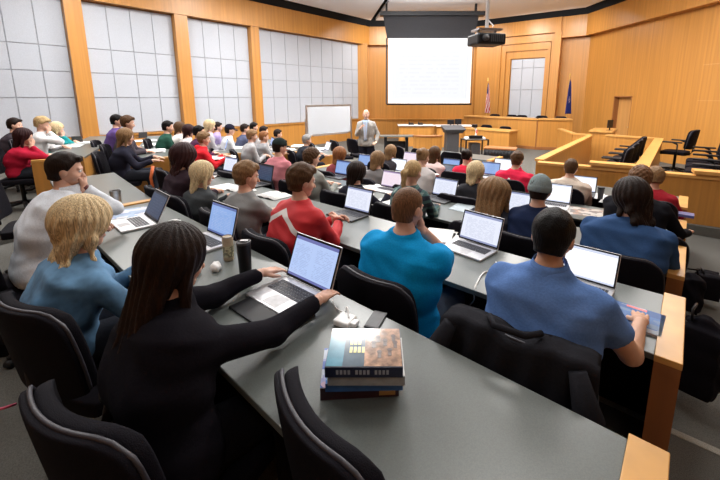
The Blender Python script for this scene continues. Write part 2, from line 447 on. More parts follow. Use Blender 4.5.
# hair volumes in head space
def hair_sdf(kind):
    def face_cut(d, Pt, y0=.045, z0=.068, soft=.012):
        w = np.minimum(Pt[:, 1] - y0 - np.maximum(0, Pt[:, 2] - .03) * .55, z0 - Pt[:, 2])
        return smax(d, w, soft)
    ear = lambda d, Pt: smax(d, -ell(Pt, (0, .01, -.03), (.12, .03, .045)), .008)
    def rip(Pt, a=.0035, f=60, z=5):
        ang = np.arctan2(Pt[:, 0], Pt[:, 1] + .02)
        return a * np.sin(ang * f / 3 + np.sin(Pt[:, 2] * 18 + Pt[:, 0] * 9) * z * .4)
    def skull(Pt): return smin(ell(Pt, (0, -.012, .022), (.078, .098, .098)), cap(Pt, (0, -.036, -.03), (0, -.036, -.10), .057, .054), .03)
    def base(Pt, t=.013, tl=None):
        tl = t * .25 if tl is None else tl
        k = np.clip((Pt[:, 2] + .055) / .10, 0, 1)
        return skull(Pt) - (tl + (t - tl) * k)
    def lump(Pt, a): return a * np.sin(Pt[:, 0] * 75 + 2 * np.sin(Pt[:, 2] * 40)) * np.sin(Pt[:, 1] * 60 + 2 * np.sin(Pt[:, 0] * 30)) 
    def f(Pt):
        if kind in ('short', 'buzz', 'thick', 'bald', 'curly'):
            t = {'short': .011, 'buzz': .004, 'thick': .019, 'bald': .004, 'curly': .024}[kind]
            d = base(Pt, t, .003 if kind != 'curly' else .010)
            if kind in ('thick', 'short'): d = d - lump(Pt, .0035 if kind == 'thick' else .002)
            if kind in ('thick', 'short'): d = smin(d, cap(Pt, (-.04, .07, .094), (.04, .062, .098), .020 if kind == 'thick' else .014), .02)
            if kind == 'curly': d = d - .006 * np.sin(Pt[:, 0] * 120) * np.sin(Pt[:, 1] * 110) * np.sin(Pt[:, 2] * 130)
            wf = np.minimum(Pt[:, 1] - .018 - np.maximum(0, Pt[:, 2]) * .55, .070 - Pt[:, 2])
            d = smax(d, wf, .008)
            d = smax(d, -(Pt[:, 2] + .078 - np.clip(Pt[:, 1] + .03, 0, .1) * .6), .008)
            d = smax(d, -ell(Pt, (0, .0, -.022), (.12, .026, .040)), .006)
            if kind == 'bald': d = smax(d, Pt[:, 2] - .045, .01)
            return d
        if kind in ('cap', 'beanie'):
            d = base(Pt, .003); d = face_cut(d, Pt); d = smax(d, -(Pt[:, 2] + .06), .01); return ear(d, Pt)
        if kind == 'ponytail' or kind == 'bun':
            d = base(Pt, .008) - rip(Pt, .002); d = face_cut(d, Pt, .05, .072); d = smax(d, -(Pt[:, 2] + .05), .015)
            d = ear(d, Pt)
            if kind == 'bun':
                return smin(d, ell(Pt, (0, -.115, .06), (.042, .036, .04)) - rip(Pt, .004), .01)
            tl = cap(Pt, (0, -.105, .04), (0, -.155, -.02), .022, .034)
            tl = smin(tl, cap(Pt, (0, -.155, -.02), (0, -.13, -.2), .034, .014), .02)
            return smin(d, tl - rip(Pt, .003), .012)
        # long styles
        L, wd, t = {'long': (.36, .085, .018), 'vlong': (.46, .088, .020), 'bob': (.15, .088, .026), 'wavy': (.24, .105, .028), 'mop': (.21, .112, .042), 'shoulder': (.22, .088, .022)}[kind]
        wav = 0
        if kind in ('wavy', 'mop'):
            wav = .009 * np.sin(Pt[:, 2] * 55 + np.sin(Pt[:, 0] * 40) * 2) * np.clip(.1 - Pt[:, 2], 0, .12) / .12
        d = ell(Pt, (0, -.014, .024), (.079 + t, .10 + t, .100 + t)) - rip(Pt, .002)
        Lr = L * (1 + .05 * np.sin(Pt[:, 0] * 95) + .04 * np.sin(Pt[:, 0] * 41 + 1)) - .25 * np.abs(Pt[:, 0]); zc = np.clip(Pt[:, 2], -Lr, .03)
        k = (.03 - zc) / (L + .03)
        yc = -.045 - (.10 if kind == 'vlong' else .035) * k
        w_ = wd * (.62 + (.22 if kind in ('vlong', 'long', 'wavy', 'mop') else .05) * k); r_ = .062 - .034 * k
        q = np.sqrt(np.maximum(np.abs(Pt[:, 0]) - w_ * .62, 0) ** 2 + (Pt[:, 1] - yc) ** 2 * (1 + 1.2 * k) + (Pt[:, 2] - zc) ** 2) - r_
        d = smin(d, q - rip(Pt, .005, 60, 5) - wav, .03)
        for s in (-1, 1):
            fl = min(L * .62, .2)
            d = smin(d, cap(Pt, (s * .075, .0, .03), (s * .088, .02, -fl), .024, .016) - rip(Pt, .003) - wav, .02)
        d = smax(d, -ell(Pt, (0, .07, -.045), (.062, .085, .118)), .012)
        d = smax(d, -cap(Pt, (0, .03, -.1), (0, .03, -.5), .055, .06), .01)
        return d
    return f
HBOX = {'long': ((-.15, -.19, -.42), (.15, .12, .15)), 'vlong': ((-.16, -.24, -.54), (.15, .12, .16)), 'bob': ((-.15, -.18, -.21), (.15, .12, .16)),
        'wavy': ((-.18, -.21, -.33), (.18, .13, .17)), 'mop': ((-.18, -.21, -.27), (.18, .13, .18)), 'shoulder': ((-.15, -.18, -.29), (.15, .12, .16)),
        'ponytail': ((-.12, -.22, -.24), (.12, .12, .15)), 'bun': ((-.12, -.18, -.12), (.12, .12, .15))}
HM = {}
def hair_mesh(kind, near):
    if (kind, near) not in HM:
        lo, hi = HBOX.get(kind, ((-.13, -.16, -.1), (.13, .13, .17)))
        HM[(kind, near)] = nets(hair_sdf(kind), lo, hi, .0055 if near else .01)
    return HM[(kind, near)]

def v3(*a): return np.array(a, float)
def nrm(v): return v / (np.linalg.norm(v) + 1e-9)
def ik(sh, tgt, l1, l2, pole):
    d = tgt - sh; L = np.linalg.norm(d); mx = (l1 + l2) * .985
    if L > mx: tgt = sh + d / L * mx; L = mx
    if L < .12: tgt = sh + d / L * .12; L = .12
    u = (tgt - sh) / L
    a = (l1 * l1 - l2 * l2 + L * L) / (2 * L); h = math.sqrt(max(l1 * l1 - a * a, 0))
    pl = np.array(pole, float); pl = nrm(pl - u * (pl @ u))
    return sh + u * a + pl * h, tgt
def person(label, head, fl, heading, shirt, hair=('short', 'brown'), arms=('type', 'type'), desk=.74, lean=.1, bulk=1.0, sleeve='long',
           near=False, trousers=(.02, .022, .03), skin='skin', hyaw=0, hpitch=-12, roll=0, hat=None, collar=False, standing=False, chair=True,
           shortname=None, female=False, glasses=False, side=0, hood=False, cpose=None, ascale=1.0, hscale=1.0):
    """head = world position of the head centre; fl = floor height under the chair"""
    f = hd(heading); rgt = (f[1], -f[0])
    base = Vector((head.x - f[0] * lean - rgt[0] * side, head.y - f[1] * lean - rgt[1] * side, fl))
    root = empty('person', base, rotz(heading), label, 'person')
    hz = head.z - fl
    H = v3(side, lean, hz)
    nb = H + v3(0, -.028, -.165)                       # base of the neck
    hip = v3(0, 0, .95 if standing else .56)
    mid = (hip + nb) / 2 + v3(0, -.045 if not standing else -.01, 0)
    bw = bulk * (.92 if female else 1)
    tu = np.array([0, .25, .5, .8, .93, 1.0])
    tw = np.array([.078, .062 if female else .07, .082, .100, .062, .012]) * bw
    tr = np.array([.12, .105, .115, .110, .082, .054]) * (.6 + .4 * bulk)
    up = nrm(nb - mid)
    sw = .168 * (.25 + .75 * bw)
    SH = [nb + v3(s * sw, -.005, -.072 - .03 * (bulk - 1) / .4) for s in (-1, 1)]
    l1, l2 = (.29 * ascale, .25 * ascale) if not female else (.27 * ascale, .235 * ascale)
    EL, HA, HD, CU = [], [], [], []
    for i, s in enumerate((-1, 1)):
        a = arms[i]
        pole = (s * .5, -.25, -1)
        dz = desk + .045
        if a == 'type': tg = v3(s * .10, .40 + lean * .3, dz)
        elif a == 'rest': tg = v3(s * .05, .36, dz)
        elif a == 'far': tg = v3(s * .2, .46, dz)
        elif a == 'clasp': tg = v3(s * .035, .44, dz + .06)
        elif a == 'chin': tg = H + v3(s * .045, .075, -.135); pole = (s * .25, .9, -1)
        elif a == 'lap': tg = v3(s * .08, .28, .66)
        elif a == 'hang': tg = SH[i] + v3(s * .06, .03, -.6); pole = (s * .3, -1, 0)
        elif a == 'chest': tg = nb + v3(s * .1, .26, -.17)
        else: tg = v3(*a)
        e, tg = ik(SH[i], tg, l1, l2, pole)
        EL.append(e); HA.append(tg)
        d_ = nrm(tg - e)
        cu = 'open'
        if a == 'chin': d_ = nrm(nrm(v3(-s * .5, .25, .8))); cu = 'fist'
        elif a in ('clasp',): d_ = nrm(d_ + v3(-s * .9, 0, .2)); cu = 'curl'
        elif a in ('chest',): cu = 'curl'
        elif a not in ('hang',): d_ = nrm(v3(d_[0] * .8 - s * .1, max(d_[1], .3), -.10)); cu = 'curl' if a in ('rest', 'lap') else 'open'
        HD.append(d_); CU.append(cu)
    lr = .072 * (.7 + .3 * bulk)
    if standing:
        KN = [v3(s * .10, .03, .50) for s in (-1, 1)]; AN = [v3(s * .11, 0, .09) for s in (-1, 1)]
    else:
        KN = [v3(s * .12, .42, .54) for s in (-1, 1)]; AN = [v3(s * .12, .40, .10) for s in (-1, 1)]
    HP = [hip + v3(s * .085, 0, -.02) for s in (-1, 1)]
    def torso(Pt, inf=0):
        out = None
        for a, b, u0, u1 in ((hip, mid, 0, .5), (mid, nb, .5, 1)):
            ba = b - a; pa = Pt - a; h = np.clip(pa @ ba / (ba @ ba), 0, 1); q = pa - h[:, None] * ba
            u = u0 + (u1 - u0) * h
            W_ = np.interp(u, tu, tw); r_ = np.interp(u, tu, tr)
            d = np.sqrt(np.maximum(np.abs(q[:, 0]) - W_, 0) ** 2 + q[:, 1] ** 2 + q[:, 2] ** 2) - r_
            out = d if out is None else smin(out, d, .03)
        for s in (0, 1): out = smin(out, cap(Pt, nb + v3((s * 2 - 1) * .02, 0, -.012), SH[s] + v3(-(s * 2 - 1) * .012, 0, -.004), .046, .050 + .008 * bw), .04)
        if female:
            for s in (-1, 1): out = smin(out, np.sqrt(((Pt - (mid * .42 + nb * .58 + v3(s * .07, .085, -.01))) ** 2).sum(1)) - .052, .03)
        return out - inf
    def arm(Pt, i, inf=0, u_end=2.0):
        d = smin(cap(Pt, SH[i], EL[i], .050 * bw, .041 * (.6 + .4 * bw)), cap(Pt, EL[i], HA[i], .041 * (.6 + .4 * bw), .027), .02) - inf
        if u_end < 1:
            c = SH[i] + (EL[i] - SH[i]) * u_end; dr = nrm(EL[i] - SH[i])
            d = cap(Pt, SH[i], c, .056 * bw + inf, .054 * bw + inf); d = smax(d, (Pt - c) @ dr, .008)
        elif u_end < 2:
            c = EL[i] + (HA[i] - EL[i]) * (u_end - 1); dr = nrm(HA[i] - EL[i])
            d2 = smax(cap(Pt, EL[i], c, .041 + inf, .03 + inf), (Pt - c) @ dr, .006)
            d = smin(cap(Pt, SH[i], EL[i], .050 * bw + inf, .043 + inf), d2, .02)
        return d
    def leg(Pt, i, inf=0):
        return smin(cap(Pt, HP[i], KN[i], .088 * (.6 + .4 * bw), .062), cap(Pt, KN[i], AN[i], .060, .042), .03) - inf
    def bodyf(Pt):
        d = torso(Pt)
        d = smin(d, cap(Pt, nb + v3(0, 0, -.02), H + v3(0, -.03, -.05), .054, .05), .03)
        for i in (0, 1):
            d = smin(d, arm(Pt, i), .03); d = smin(d, leg(Pt, i), .03)
            d = smin(d, cap(Pt, AN[i] + v3(0, -.03, -.05), AN[i] + v3(0, .13, -.06), .035, .028), .03)
        return d
    pts = np.array([hip, nb, H] + SH + EL + HA + KN + AN)
    lo = pts.min(0) - .2; hi = pts.max(0) + .2; lo[2] = max(lo[2], -.01); hi[2] = H[2] + .02
    hgrid = .0125 if near else .021
    V, F = nets(bodyf, lo, hi, hgrid)
    mi = np.zeros(len(F), int)
    key = 'fine' if near else 'far'
    # head and hands are grown into the same mesh
    Rh = np.array((Matrix.Rotation(R(-hyaw), 3, 'Z') @ Matrix.Rotation(R(hpitch), 3, 'X') @ Matrix.Rotation(R(roll), 3, 'Y')))
    Vh, Fh, mh = HEADS[key]
    F = np.concatenate([F, Fh + len(V)]); V = np.concatenate([V, Vh @ Rh.T + H]); mi = np.concatenate([mi, mh])
    for i, s in enumerate((-1, 1)):
        Vt, Ft = HANDS[(CU[i], key)]
        Vt = Vt.copy(); Ft2 = Ft
        if s < 0: Vt[:, 0] *= -1; Ft2 = Ft[:, ::-1]
        y = HD[i]; up_ = v3(0, 0, 1)
        if arms[i] == 'chin': up_ = v3(s * .3, 1, .2)
        if arms[i] in ('hang',): up_ = v3(s, 0, 0)
        if arms[i] in ('clasp', 'chest'): up_ = v3(s * .5, .6, .6)
        x = nrm(np.cross(y, up_)); z = np.cross(x, y)
        Rm = np.stack([x, y, z], 1)
        V2 = Vt @ Rm.T * (.95 if female else 1.03) + HA[i]
        F = np.concatenate([F, Ft2 + len(V)]); V = np.concatenate([V, V2]); mi = np.concatenate([mi, np.zeros(len(Ft2), int)])
    link_np('body', V, F, [M[skin], M['lip'], M['eyew'], M['iris']], root, mi)
    # clothes
    ue = {'long': 1.93, 'short': .55, 'three': 1.45}[sleeve]
    infl = .012 if near else .014
    waist = hip[2] - .07
    def fold(Pt):
        a = np.sin(Pt[:, 2] * 38 + 3 * np.sin(Pt[:, 0] * 9 + 1) + Pt[:, 1] * 17) * np.sin(Pt[:, 0] * 23 + 2.2 * np.sin(Pt[:, 2] * 14))
        return .0045 * a
    def shirtf(Pt):
        d = torso(Pt, infl)
        d = smax(d, (Pt - (nb + up * .040)) @ nrm(up + v3(0, -.35, 0)), .01)
        d = smax(d, waist - Pt[:, 2], .01)
        for i in (0, 1): d = smin(d, arm(Pt, i, infl - .002, ue), .028)
        if hood: d = smin(d, ell(Pt, nb + v3(0, -.085, .0), (.10, .06, .07)), .03)
        return d - fold(Pt)
    V, F = nets(shirtf, lo, hi, hgrid)
    sm = shirt if isinstance(shirt, bpy.types.Material) else cloth(shirt)
    if standing: shirt_o = None
    link_np('jacket' if standing else 'shirt', V, F, [sm], root)
    def trf(Pt):
        d = np.minimum(leg(Pt, 0, infl + .004), leg(Pt, 1, infl + .004))
        d = smin(d, smax(torso(Pt, .008), (Pt[:, 2] - waist - .05), .01), .03)
        return smax(d, .08 - Pt[:, 2], .006) - fold(Pt) * .8
    V, F = nets(trf, lo, hi, hgrid * 1.2)
    link_np('trousers', V, F, [cloth(trousers)], root)
    for i in (0, 1):
        V, F = nets(lambda q: smax(smin(cap(q, AN[i] + v3(0, -.04, -.045), AN[i] + v3(0, .15, -.055), .045, .037), cap(q, AN[i], AN[i] + v3(0, 0, -.04), .05, .045), .02), -q[:, 2] + .003, .004),
                    AN[i] + v3(-.08, -.12, -.12), AN[i] + v3(.08, .23, .08), .016)
        link_np('shoe', V, F, [M['black']], root)
    # hair and hats
    hk, hc = hair
    Vk, Fk = hair_mesh(hk, near)
    link_np('hair', (Vk * np.array((hscale, 1 + (hscale - 1) * .35, 1))) @ Rh.T + H, Fk, [hairm(hc, HAIR[hc])], root)
    T = Matrix.Translation(Vector(H)) @ Matrix(Rh.tolist()).to_4x4()
    if hat:
        hm = cloth(hat[1])
        if hat[0] == 'cap':
            def hf(q):
                d = ell(q, (0, -.012, .03), (.092, .112, .108)); return smax(d, -(q[:, 2] - .028), .01)
            V, F = nets(hf, (-.12, -.15, 0), (.12, .13, .16), .008)
            o = link_np('baseball_cap', V @ Rh.T + H, F, [hm], root)
            b = MB(); b.grid(lambda u, v: ((u - .5) * .15 * (1 - .25 * v * v), .085 + .085 * v * (1 - (2 * u - 1) ** 2 * .45), .04 - .012 * v - .02 * (2 * u - 1) ** 2), 8, 5, th=(0, 0, -.005), T=T)
            b.build('cap_brim', hm, o, smooth=True)
        else:
            def hf(q):
                d = ell(q, (0, -.016, .03), (.088, .108, .108)) - .002 * np.sin(np.arctan2(q[:, 0], q[:, 1]) * 40)
                d = smin(d, smax(ell(q, (0, -.013, .02), (.094, .114, .116)), np.abs(q[:, 2] - .008) - .026, .01), .006)
                return smax(d, -(q[:, 2] + .02), .006)
            V, F = nets(hf, (-.13, -.16, -.04), (.13, .13, .18), .006)
            link_np('beanie', V @ Rh.T + H, F, [hm], root)
    if glasses:
        b = MB()
        for s in (-1, 1):
            b.tube([(s * .031 + .021 * math.cos(g), .106, .006 + .016 * math.sin(g)) for g in np.linspace(0, 2 * math.pi, 13)], .0018, 5, T=T, caps=False)
            b.tube([(s * .052, .104, .01), (s * .078, .06, .012), (s * .082, -.005, .008)], .0018, 5, T=T)
        b.tube([(-.01, .108, .01), (.01, .108, .01)], .0018, 5, T=T)
        b.build('glasses', M['black'], root)
    if collar:
        b = MB()
        cc = nb + up * .03
        def cf(u, v):
            g = R(-150 + 300 * u) - math.pi / 2
            r1 = .070 + .026 * v
            return (cc[0] + r1 * math.cos(g), cc[1] + .006 + r1 * math.sin(g) * 1.02, cc[2] + .034 - .062 * v + .008 * math.sin(g))
        b.grid(cf, 24, 3, th=(0, 0, -.004))
        b.build('collar', sm, root, smooth=True)
    if chair: chair_at(Vector((cpose[0], cpose[1], fl)) if cpose else base, cpose[2] if cpose else heading, 'black swivel chair under ' + (shortname or label))
    root['_nb'] = 0
    del root['_nb']
    root_info = dict(root=root, H=H, nb=nb, hip=hip, HA=HA, EL=EL, SH=SH, mid=mid, base=base, T=T)
    return root_info

# ------------------------------------------------------------------ chair
def make_chair():
    r = empty('desk_chair', (0, 0, 0), 0, 'x', 'chair', 'black padded chairs along the desk rows')
    W = .265
    def outline(u):                                   # rounded back outline half width over height
        return W * (1 - .22 * abs(2 * u - 1) ** 5)
    def backf(off, k):
        def f(u, v):
            z = .54 + .40 * v
            hw = W * (.90 + .10 * math.sin(math.pi * min(1, v * .75 + .15))) * (1 - max(0, v - .80) ** 2 * 2.2)
            x = (2 * u - 1) * hw * k
            y = -.265 + .062 * (2 * u - 1) ** 2 - .05 * v + off
            zz = z - (max(0, abs(2 * u - 1) - .62) ** 2) * .26 * (1 if v > .5 else -.7) * abs(2 * v - 1)
            return (x, y, zz)
        return f
    b = MB(); b.grid(backf(0, .96), 14, 12, th=(0, .045, 0)); b.build('backrest', M['chair'], r, smooth=True, bevel=.012)
    b = MB(); b.grid(backf(-.028, 1.03), 14, 12, th=(0, .022, .0)); b.build('back_shell', M['chair'], r, smooth=True, bevel=.006)
    b = MB()
    f = backf(-.004, 1.025)
    pts = [f(0, .05 + .9 * k / 10) for k in range(11)] + [f(k / 14, 1.0) for k in range(1, 14)] + [f(1, .95 - .9 * k / 10) for k in range(11)]
    b.tube(pts, .007, 6); b.build('piping', M['piping'], r, smooth=True)
    b = MB()
    def sf(u, v):
        x = (2 * u - 1); y = (2 * v - 1)
        return (x * .245 * (1 - .1 * y ** 4), .02 + y * .235 * (1 - .1 * x ** 4), .475 - .012 * (x * x + y * y) * .5 + .01 * (x ** 2) - .03 * max(0, y - .7))
    b.grid(sf, 10, 10, th=(0, 0, -.07)); b.build('seat', M['chair'], r, smooth=True, bevel=.012)
    b = MB(); b.tube([(0, -.10, .41), (0, -.235, .42), (0, -.285, .5), (0, -.285, .66)], .022, 8); b.build('back_support', M['black'], r, smooth=True)
    b = MB(); b.tube([(0, 0, .41), (0, 0, .10)], .027, 12); b.build('column', M['black'], r, smooth=True)
    b = MB()
    for k in range(5):
        g = 2 * math.pi * k / 5 + .3
        b.tube([(0, 0, .10), (.27 * math.cos(g), .27 * math.sin(g), .065)], [.03, .018], 8)
    b.build('base', M['black'], r, smooth=True)
    for k in range(5):
        g = 2 * math.pi * k / 5 + .3
        cx, cy = .27 * math.cos(g), .27 * math.sin(g)
        q = MB(); q.tube([(cx - .02 * math.sin(g), cy + .02 * math.cos(g), .028), (cx + .02 * math.sin(g), cy - .02 * math.cos(g), .028)], .028, 10)
        q.build('caster', M['black'], r, smooth=True)
    return r
CH0 = make_chair()
CH_USED = [False]
def chair_at(p, heading, label):
    o = CH0 if not CH_USED[0] else copy_tree(CH0)
    CH_USED[0] = True
    o.location = p; o.rotation_euler = (0, 0, rotz(heading)); o['label'] = label
    return o
# ------------------------------------------------------------------ structure
T1 = Matrix.Rotation(rotz(H1), 4, 'Z')      # local x = -t (to the right), y = s (towards the front)
T2 = Matrix.Rotation(rotz(H2), 4, 'Z')
FL = {'A': .37, 'B': .245, 'C': .12, 'D': 0.0, 'E': 0.0, 'F': 0.0}
FLL = {'A': .45, 'B': .35, 'C': .23, 'D': .11, 'E': 0.0}
b = MB(); b.box(-15, 11.5, -5, 21, -.2, 0); struct('floor', b, M['carpet'])
def tier(pts, z):
    b = MB(); b.prism(pts, -.05, z); struct('floor', b, M['carpet'])
for k, (s1, tb) in {'A': (1.10, 6.4), 'B': (2.45, 6.6), 'C': (3.80, 6.8)}.items():
    tier([P1(-2.2, -5.2), P1(s1, -6.2 - .3 * s1), P1(s1, tb), P1(-2.2, 5.9)], FL[k])
tier([P1(-2.2, -5.2), P1(-.62, -5.6), P1(-.62, 6.1), P1(-2.2, 5.9)], .5)
for k, (u1, v0) in {'A': (-1.3, 6.3), 'B': (-.2, 6.9), 'C': (.9, 7.6), 'D': (2.0, 8.3)}.items():
    tier([P2(-4.2, 4.4), P2(u1, v0), P2(u1, 12.4 - .1 * u1), P2(-4.2, 11.6)], FLL[k])
for s1, z in ((1.10, .37), (2.45, .245), (3.80, .12)):      # pale edge strip of each step
    b2 = MB(); b2.box(-6.0, 6.0, s1 - .04, s1 + .006, z - .03, z + .004, T=T1)
    struct('trim_%d' % (int(s1)), b2, M['carpet_l'])

def frame(p, h):  # matrix with local x along heading-90..: x axis = direction (sin,cos) of heading h
    a = R(90 - h)
    return Matrix.Translation((p[0], p[1], 0)) @ Matrix.Rotation(a, 4, 'Z')
# left wall: local x runs along the wall away from the camera, the room is on local -y
LW0 = (-12.96 * .77, 12.96 * .637)
TL = frame(LW0, 39.6)
ZW = 6.2
b = MB(); b.box(-2.6, 14.6, 0, .25, 0, ZW, T=TL); struct('wall_left', b, M['wood'])
b = MB(); b.box(-2.6, 14.5, -.30, 0, 4.66, 5.52, T=TL); struct('trim_10', b, M['wood'])
b = MB(); b.box(-2.6, 14.4, -.12, 0, .0, .98, T=TL); b.box(-2.6, 14.35, -.17, 0, .98, 1.03, T=TL); struct('trim_11', b, M['wood'])
panels = [(-2.12, .20), (.28, 2.60), (2.98, 5.30), (5.69, 7.93), (8.27, 14.1)]
rows = [1.04, 2.09, 2.77, 3.42, 4.64]
for a0, a1 in panels:
    n = max(1, round((a1 - a0) / .585)) if a1 < 14 else 9
    r = empty('acoustic_wall_panel', TL @ Vector((a0, 0, 0)), 0)
    kk = len([o for o in bpy.data.objects if o.name.startswith('acoustic_wall_panel')])
    tag(r, ['pale grey grid panel out at the left wall behind the frame edge', 'pale grey grid panel at the left edge of the photo above the red-dressed student',
            'pale grey grid panel between the first two wooden wall posts', 'pale grey grid panel between the second and third wooden wall posts',
            'long pale grey grid panel behind the rolling whiteboard'][kk - 1], 'wall panel', 'grey panels of the left wall')
    TT = Matrix.Translation(-Vector((r.location.x, r.location.y, r.location.z))) @ TL
    b = MB(); b.box(a0, a1, -.03, -.001, rows[0], rows[-1], T=TT); b.build('backing', M['joint'], r)
    b = MB()
    for i in range(n):
        for j in range(4):
            w_ = (a1 - a0) / n
            b.box(a0 + i * w_ + .012, a0 + (i + 1) * w_ - .012, -.05, -.029, rows[j] + .012, rows[j + 1] - .012, T=TT)
    b.build('panel_tiles', M['panel'], r, bevel=.004)
posts = [(.24 - .03, .24), (2.60, 2.98), (5.30, 5.69), (7.93, 8.27)]
for i, (a0, a1) in enumerate(posts):
    b = MB(); b.box(a0, a1, -.27, 0, 0, 4.70, T=TL); b.box(a0 - .06, a1 + .10, -.34, 0, 0, 1.0, T=TL); struct('trim_%d' % (12 + i), b, M['wood'])
# front wall behind the screen
b = MB(); b.box(-1.1, 5.2, 19.5, 19.75, 0, ZW); struct('wall_front', b, M['wood'])
b = MB(); b.box(-1.0, 5.1, 19.2, 19.5, 4.66, 5.52); struct('trim_20', b, M['wood'])
b = MB(); b.box(-1.1, -.62, 18.9, 19.5, 0, 4.70); struct('trim_21', b, M['wood'])
b = MB(); b.box(-.6, 5.0, 19.32, 19.5, 0, .96); b.box(-.6, 5.0, 19.27, 19.5, .96, 1.02); struct('trim_22', b, M['wood'])
# niche wall (between front and right walls)
TM = frame((5.0, 19.5), 127.2)
LM = 4.97
b = MB()
b.box(-.1, LM + .15, 0, .25, 0, ZW, T=TM); struct('wall_niche', b, M['wood'])
# for TM the room lies on local -y as well
def MBt(): return MB()
b = MB(); b.box(-.1, 3.86, -.38, 0, 4.9, 5.52, T=TM); b.box(3.86, LM + .1, -.30, 0, 4.66, 5.52, T=TM); struct('trim_30', b, M['wood'])
b = MB(); b.box(3.62, 3.9, -.38, 0, 0, 4.9, T=TM); b.box(.0, .95, -.24, 0, 0, 4.9, T=TM); struct('trim_31', b, M['wood'])
for i, (a0, a1, zt, d, w_) in enumerate([(.95, 3.62, 4.9, .24, .26), (1.21, 3.46, 4.58, .17, .22), (1.43, 3.36, 4.24, .10, .22)]):
    b = MB()
    b.box(a0, a0 + w_ + .02, -d, 0, 0, zt, T=TM); b.box(a1 - .12, a1, -d, 0, 0, zt, T=TM); b.box(a0, a1, -d + .001, 0, zt - .34, zt - .001, T=TM)
    struct('trim_%d' % (32 + i), b, M['wood'])
r = empty('acoustic_wall_panel', TM @ Vector((1.78, 0, 0)), 0, 'tall pale grey grid panel in the wooden niche beside the flags', 'wall panel', 'grey panels of the niche')
TT = Matrix.Translation(-r.location) @ TM
b = MB(); b.box(1.72, 3.28, -.06, -.001, 1.0, 3.86, T=TT); b.build('backing', M['joint'], r)
b = MB()
for i in range(3):
    for z0, z1 in ((1.0, 2.45), (2.45, 3.45), (3.45, 3.86)):
        b.box(1.72 + i * .52 + .012, 1.72 + (i + 1) * .52 - .012, -.085, -.055, z0 + .012, z1 - .012, T=TT)
b.build('panel_tiles', M['panel'], r, bevel=.004)
# right wall with the door opening
TR = frame((8.96, 16.5), 175.35)
X0, X1 = 1.85, 2.80
b = MB()
b.box(-.1, X0, 0, .3, 0, ZW, T=TR); b.box(X1, 19.9, 0, .3, 0, ZW, T=TR); b.box(X0, X1, 0, .3, 2.15, ZW, T=TR)
struct('wall_right', b, M['wood'])
b = MB(); b.box(-.1, 19.9, -.30, 0, 4.66, 5.52, T=TR); struct('trim_40', b, M['wood'])
b = MB(); b.box(5.4, 12, -.006, 0.002, 3.02, 3.045, T=TR); b.box(5.4, 12, -.006, 0.002, 2.0, 2.02, T=TR); struct('trim_41', b, M['wood_d'])
r = empty('door_1', TR @ Vector((X0, .2, 0)), 0); tag(r, kind='structure')
TT = Matrix.Translation(-r.location) @ TR
b = MB(); b.box(X0, X1, .2, .25, 0, 2.15, T=TT); b.build('door_leaf', M['wood_d'], r)
b = MB(); b.box(X0, X0 + .035, .005, .2, 0, 2.15, T=TT); b.box(X1 - .035, X1, .005, .2, 0, 2.15, T=TT); b.box(X0, X1, .005, .2, 2.11, 2.149, T=TT); b.build('door_frame', M['wood_b'], r)
b = MB(); b.tube([(X1 - .12, .2, 1.0), (X1 - .12, .14, 1.0), (X1 - .24, .14, 1.0)], .012, 8, T=TT); b.build('door_handle', M['metal'], r)
b = MB(); b.box(X1 - .25, X1 - .09, .190, .2, 1.42, 1.64, T=TT); b.build('door_sign', M['white'], r)
# walls beyond the frame
b = MB(); b.box(-13.5, 11, -3.6, -3.35, 0, ZW); struct('wall_back', b, M['wood'])
b = MB(); b.prism([(-11.9, 6.3), (-12.2, 6.3), (-12.2, -3.5), (-11.9, -3.5)], 0, ZW); struct('wall_side', b, M['wood'])
# ceiling: plaster clouds under a dark void, with a slot between them
b = MB(); b.box(-14, 11.5, -4, 20.5, ZW, ZW + .1); struct('ceiling', b, M['void'])
cA = TL @ Vector((13.9, -.75, 0)); cB = TL @ Vector((-2.2, -.62, 0))
b = MB(); b.prism([(cA.x + .1, 18.72), (.42, 13.4), (2.1, 4.2), (3.0, -3.3), (-11.8, -3.3), (-11.8, 5.9), (cB.x, cB.y)], 5.72, 5.84); struct('ceiling', b, M['ceil'])
b = MB(); b.prism([(cA.x + .34, 18.72), (.62, 13.4), (2.3, 4.2), (3.2, -3.3), (9.9, -3.3), (8.42, 16.1), (4.75, 18.72)], 5.72, 5.84); struct('ceiling', b, M['ceil'])

# projection screen let down from the ceiling
r = empty('projection_screen', (2.02, 15.5, 0), 0, 'large white projection screen lowered from its black ceiling housing', 'projection screen')
b = MB(); b.box(-2.02, 2.1, -.16, .16, 5.26, 5.42); b.box(-1.8, -1.72, -.05, .05, 5.42, 5.719); b.box(1.72, 1.8, -.05, .05, 5.42, 5.719); b.build('housing', M['black'], r)
b = MB(); b.prism([(-1.93, 0), (1.93, 0), (1.93, .012), (-1.93, .012)], 0, 1)
b = MB(); b.add([(-1.74, -.01, 4.42), (1.74, -.01, 4.42), (1.92, -.01, 5.4), (-1.92, -.01, 5.4), (-1.74, .01, 4.42), (1.74, .01, 4.42), (1.92, .01, 5.4), (-1.92, .01, 5.4)],
                [(0, 1, 2, 3), (7, 6, 5, 4), (0, 4, 5, 1), (1, 5, 6, 2), (2, 6, 7, 3), (3, 7, 4, 0)])
b.box(-1.78, -1.72, -.012, .012, 1.84, 4.43); b.box(1.72, 1.74, -.012, .012, 1.84, 4.43); b.build('black_masking', M['mesh'], r)
b = MB(); b.box(-1.68, 1.68, -.014, .0, 1.86, 4.42); b.build('white_border', M['white'], r)
b = MB(); b.box(-1.54, 1.56, -.02, -.013, 1.92, 4.34); b.build('projected_slide', M['scr_proj'], r)
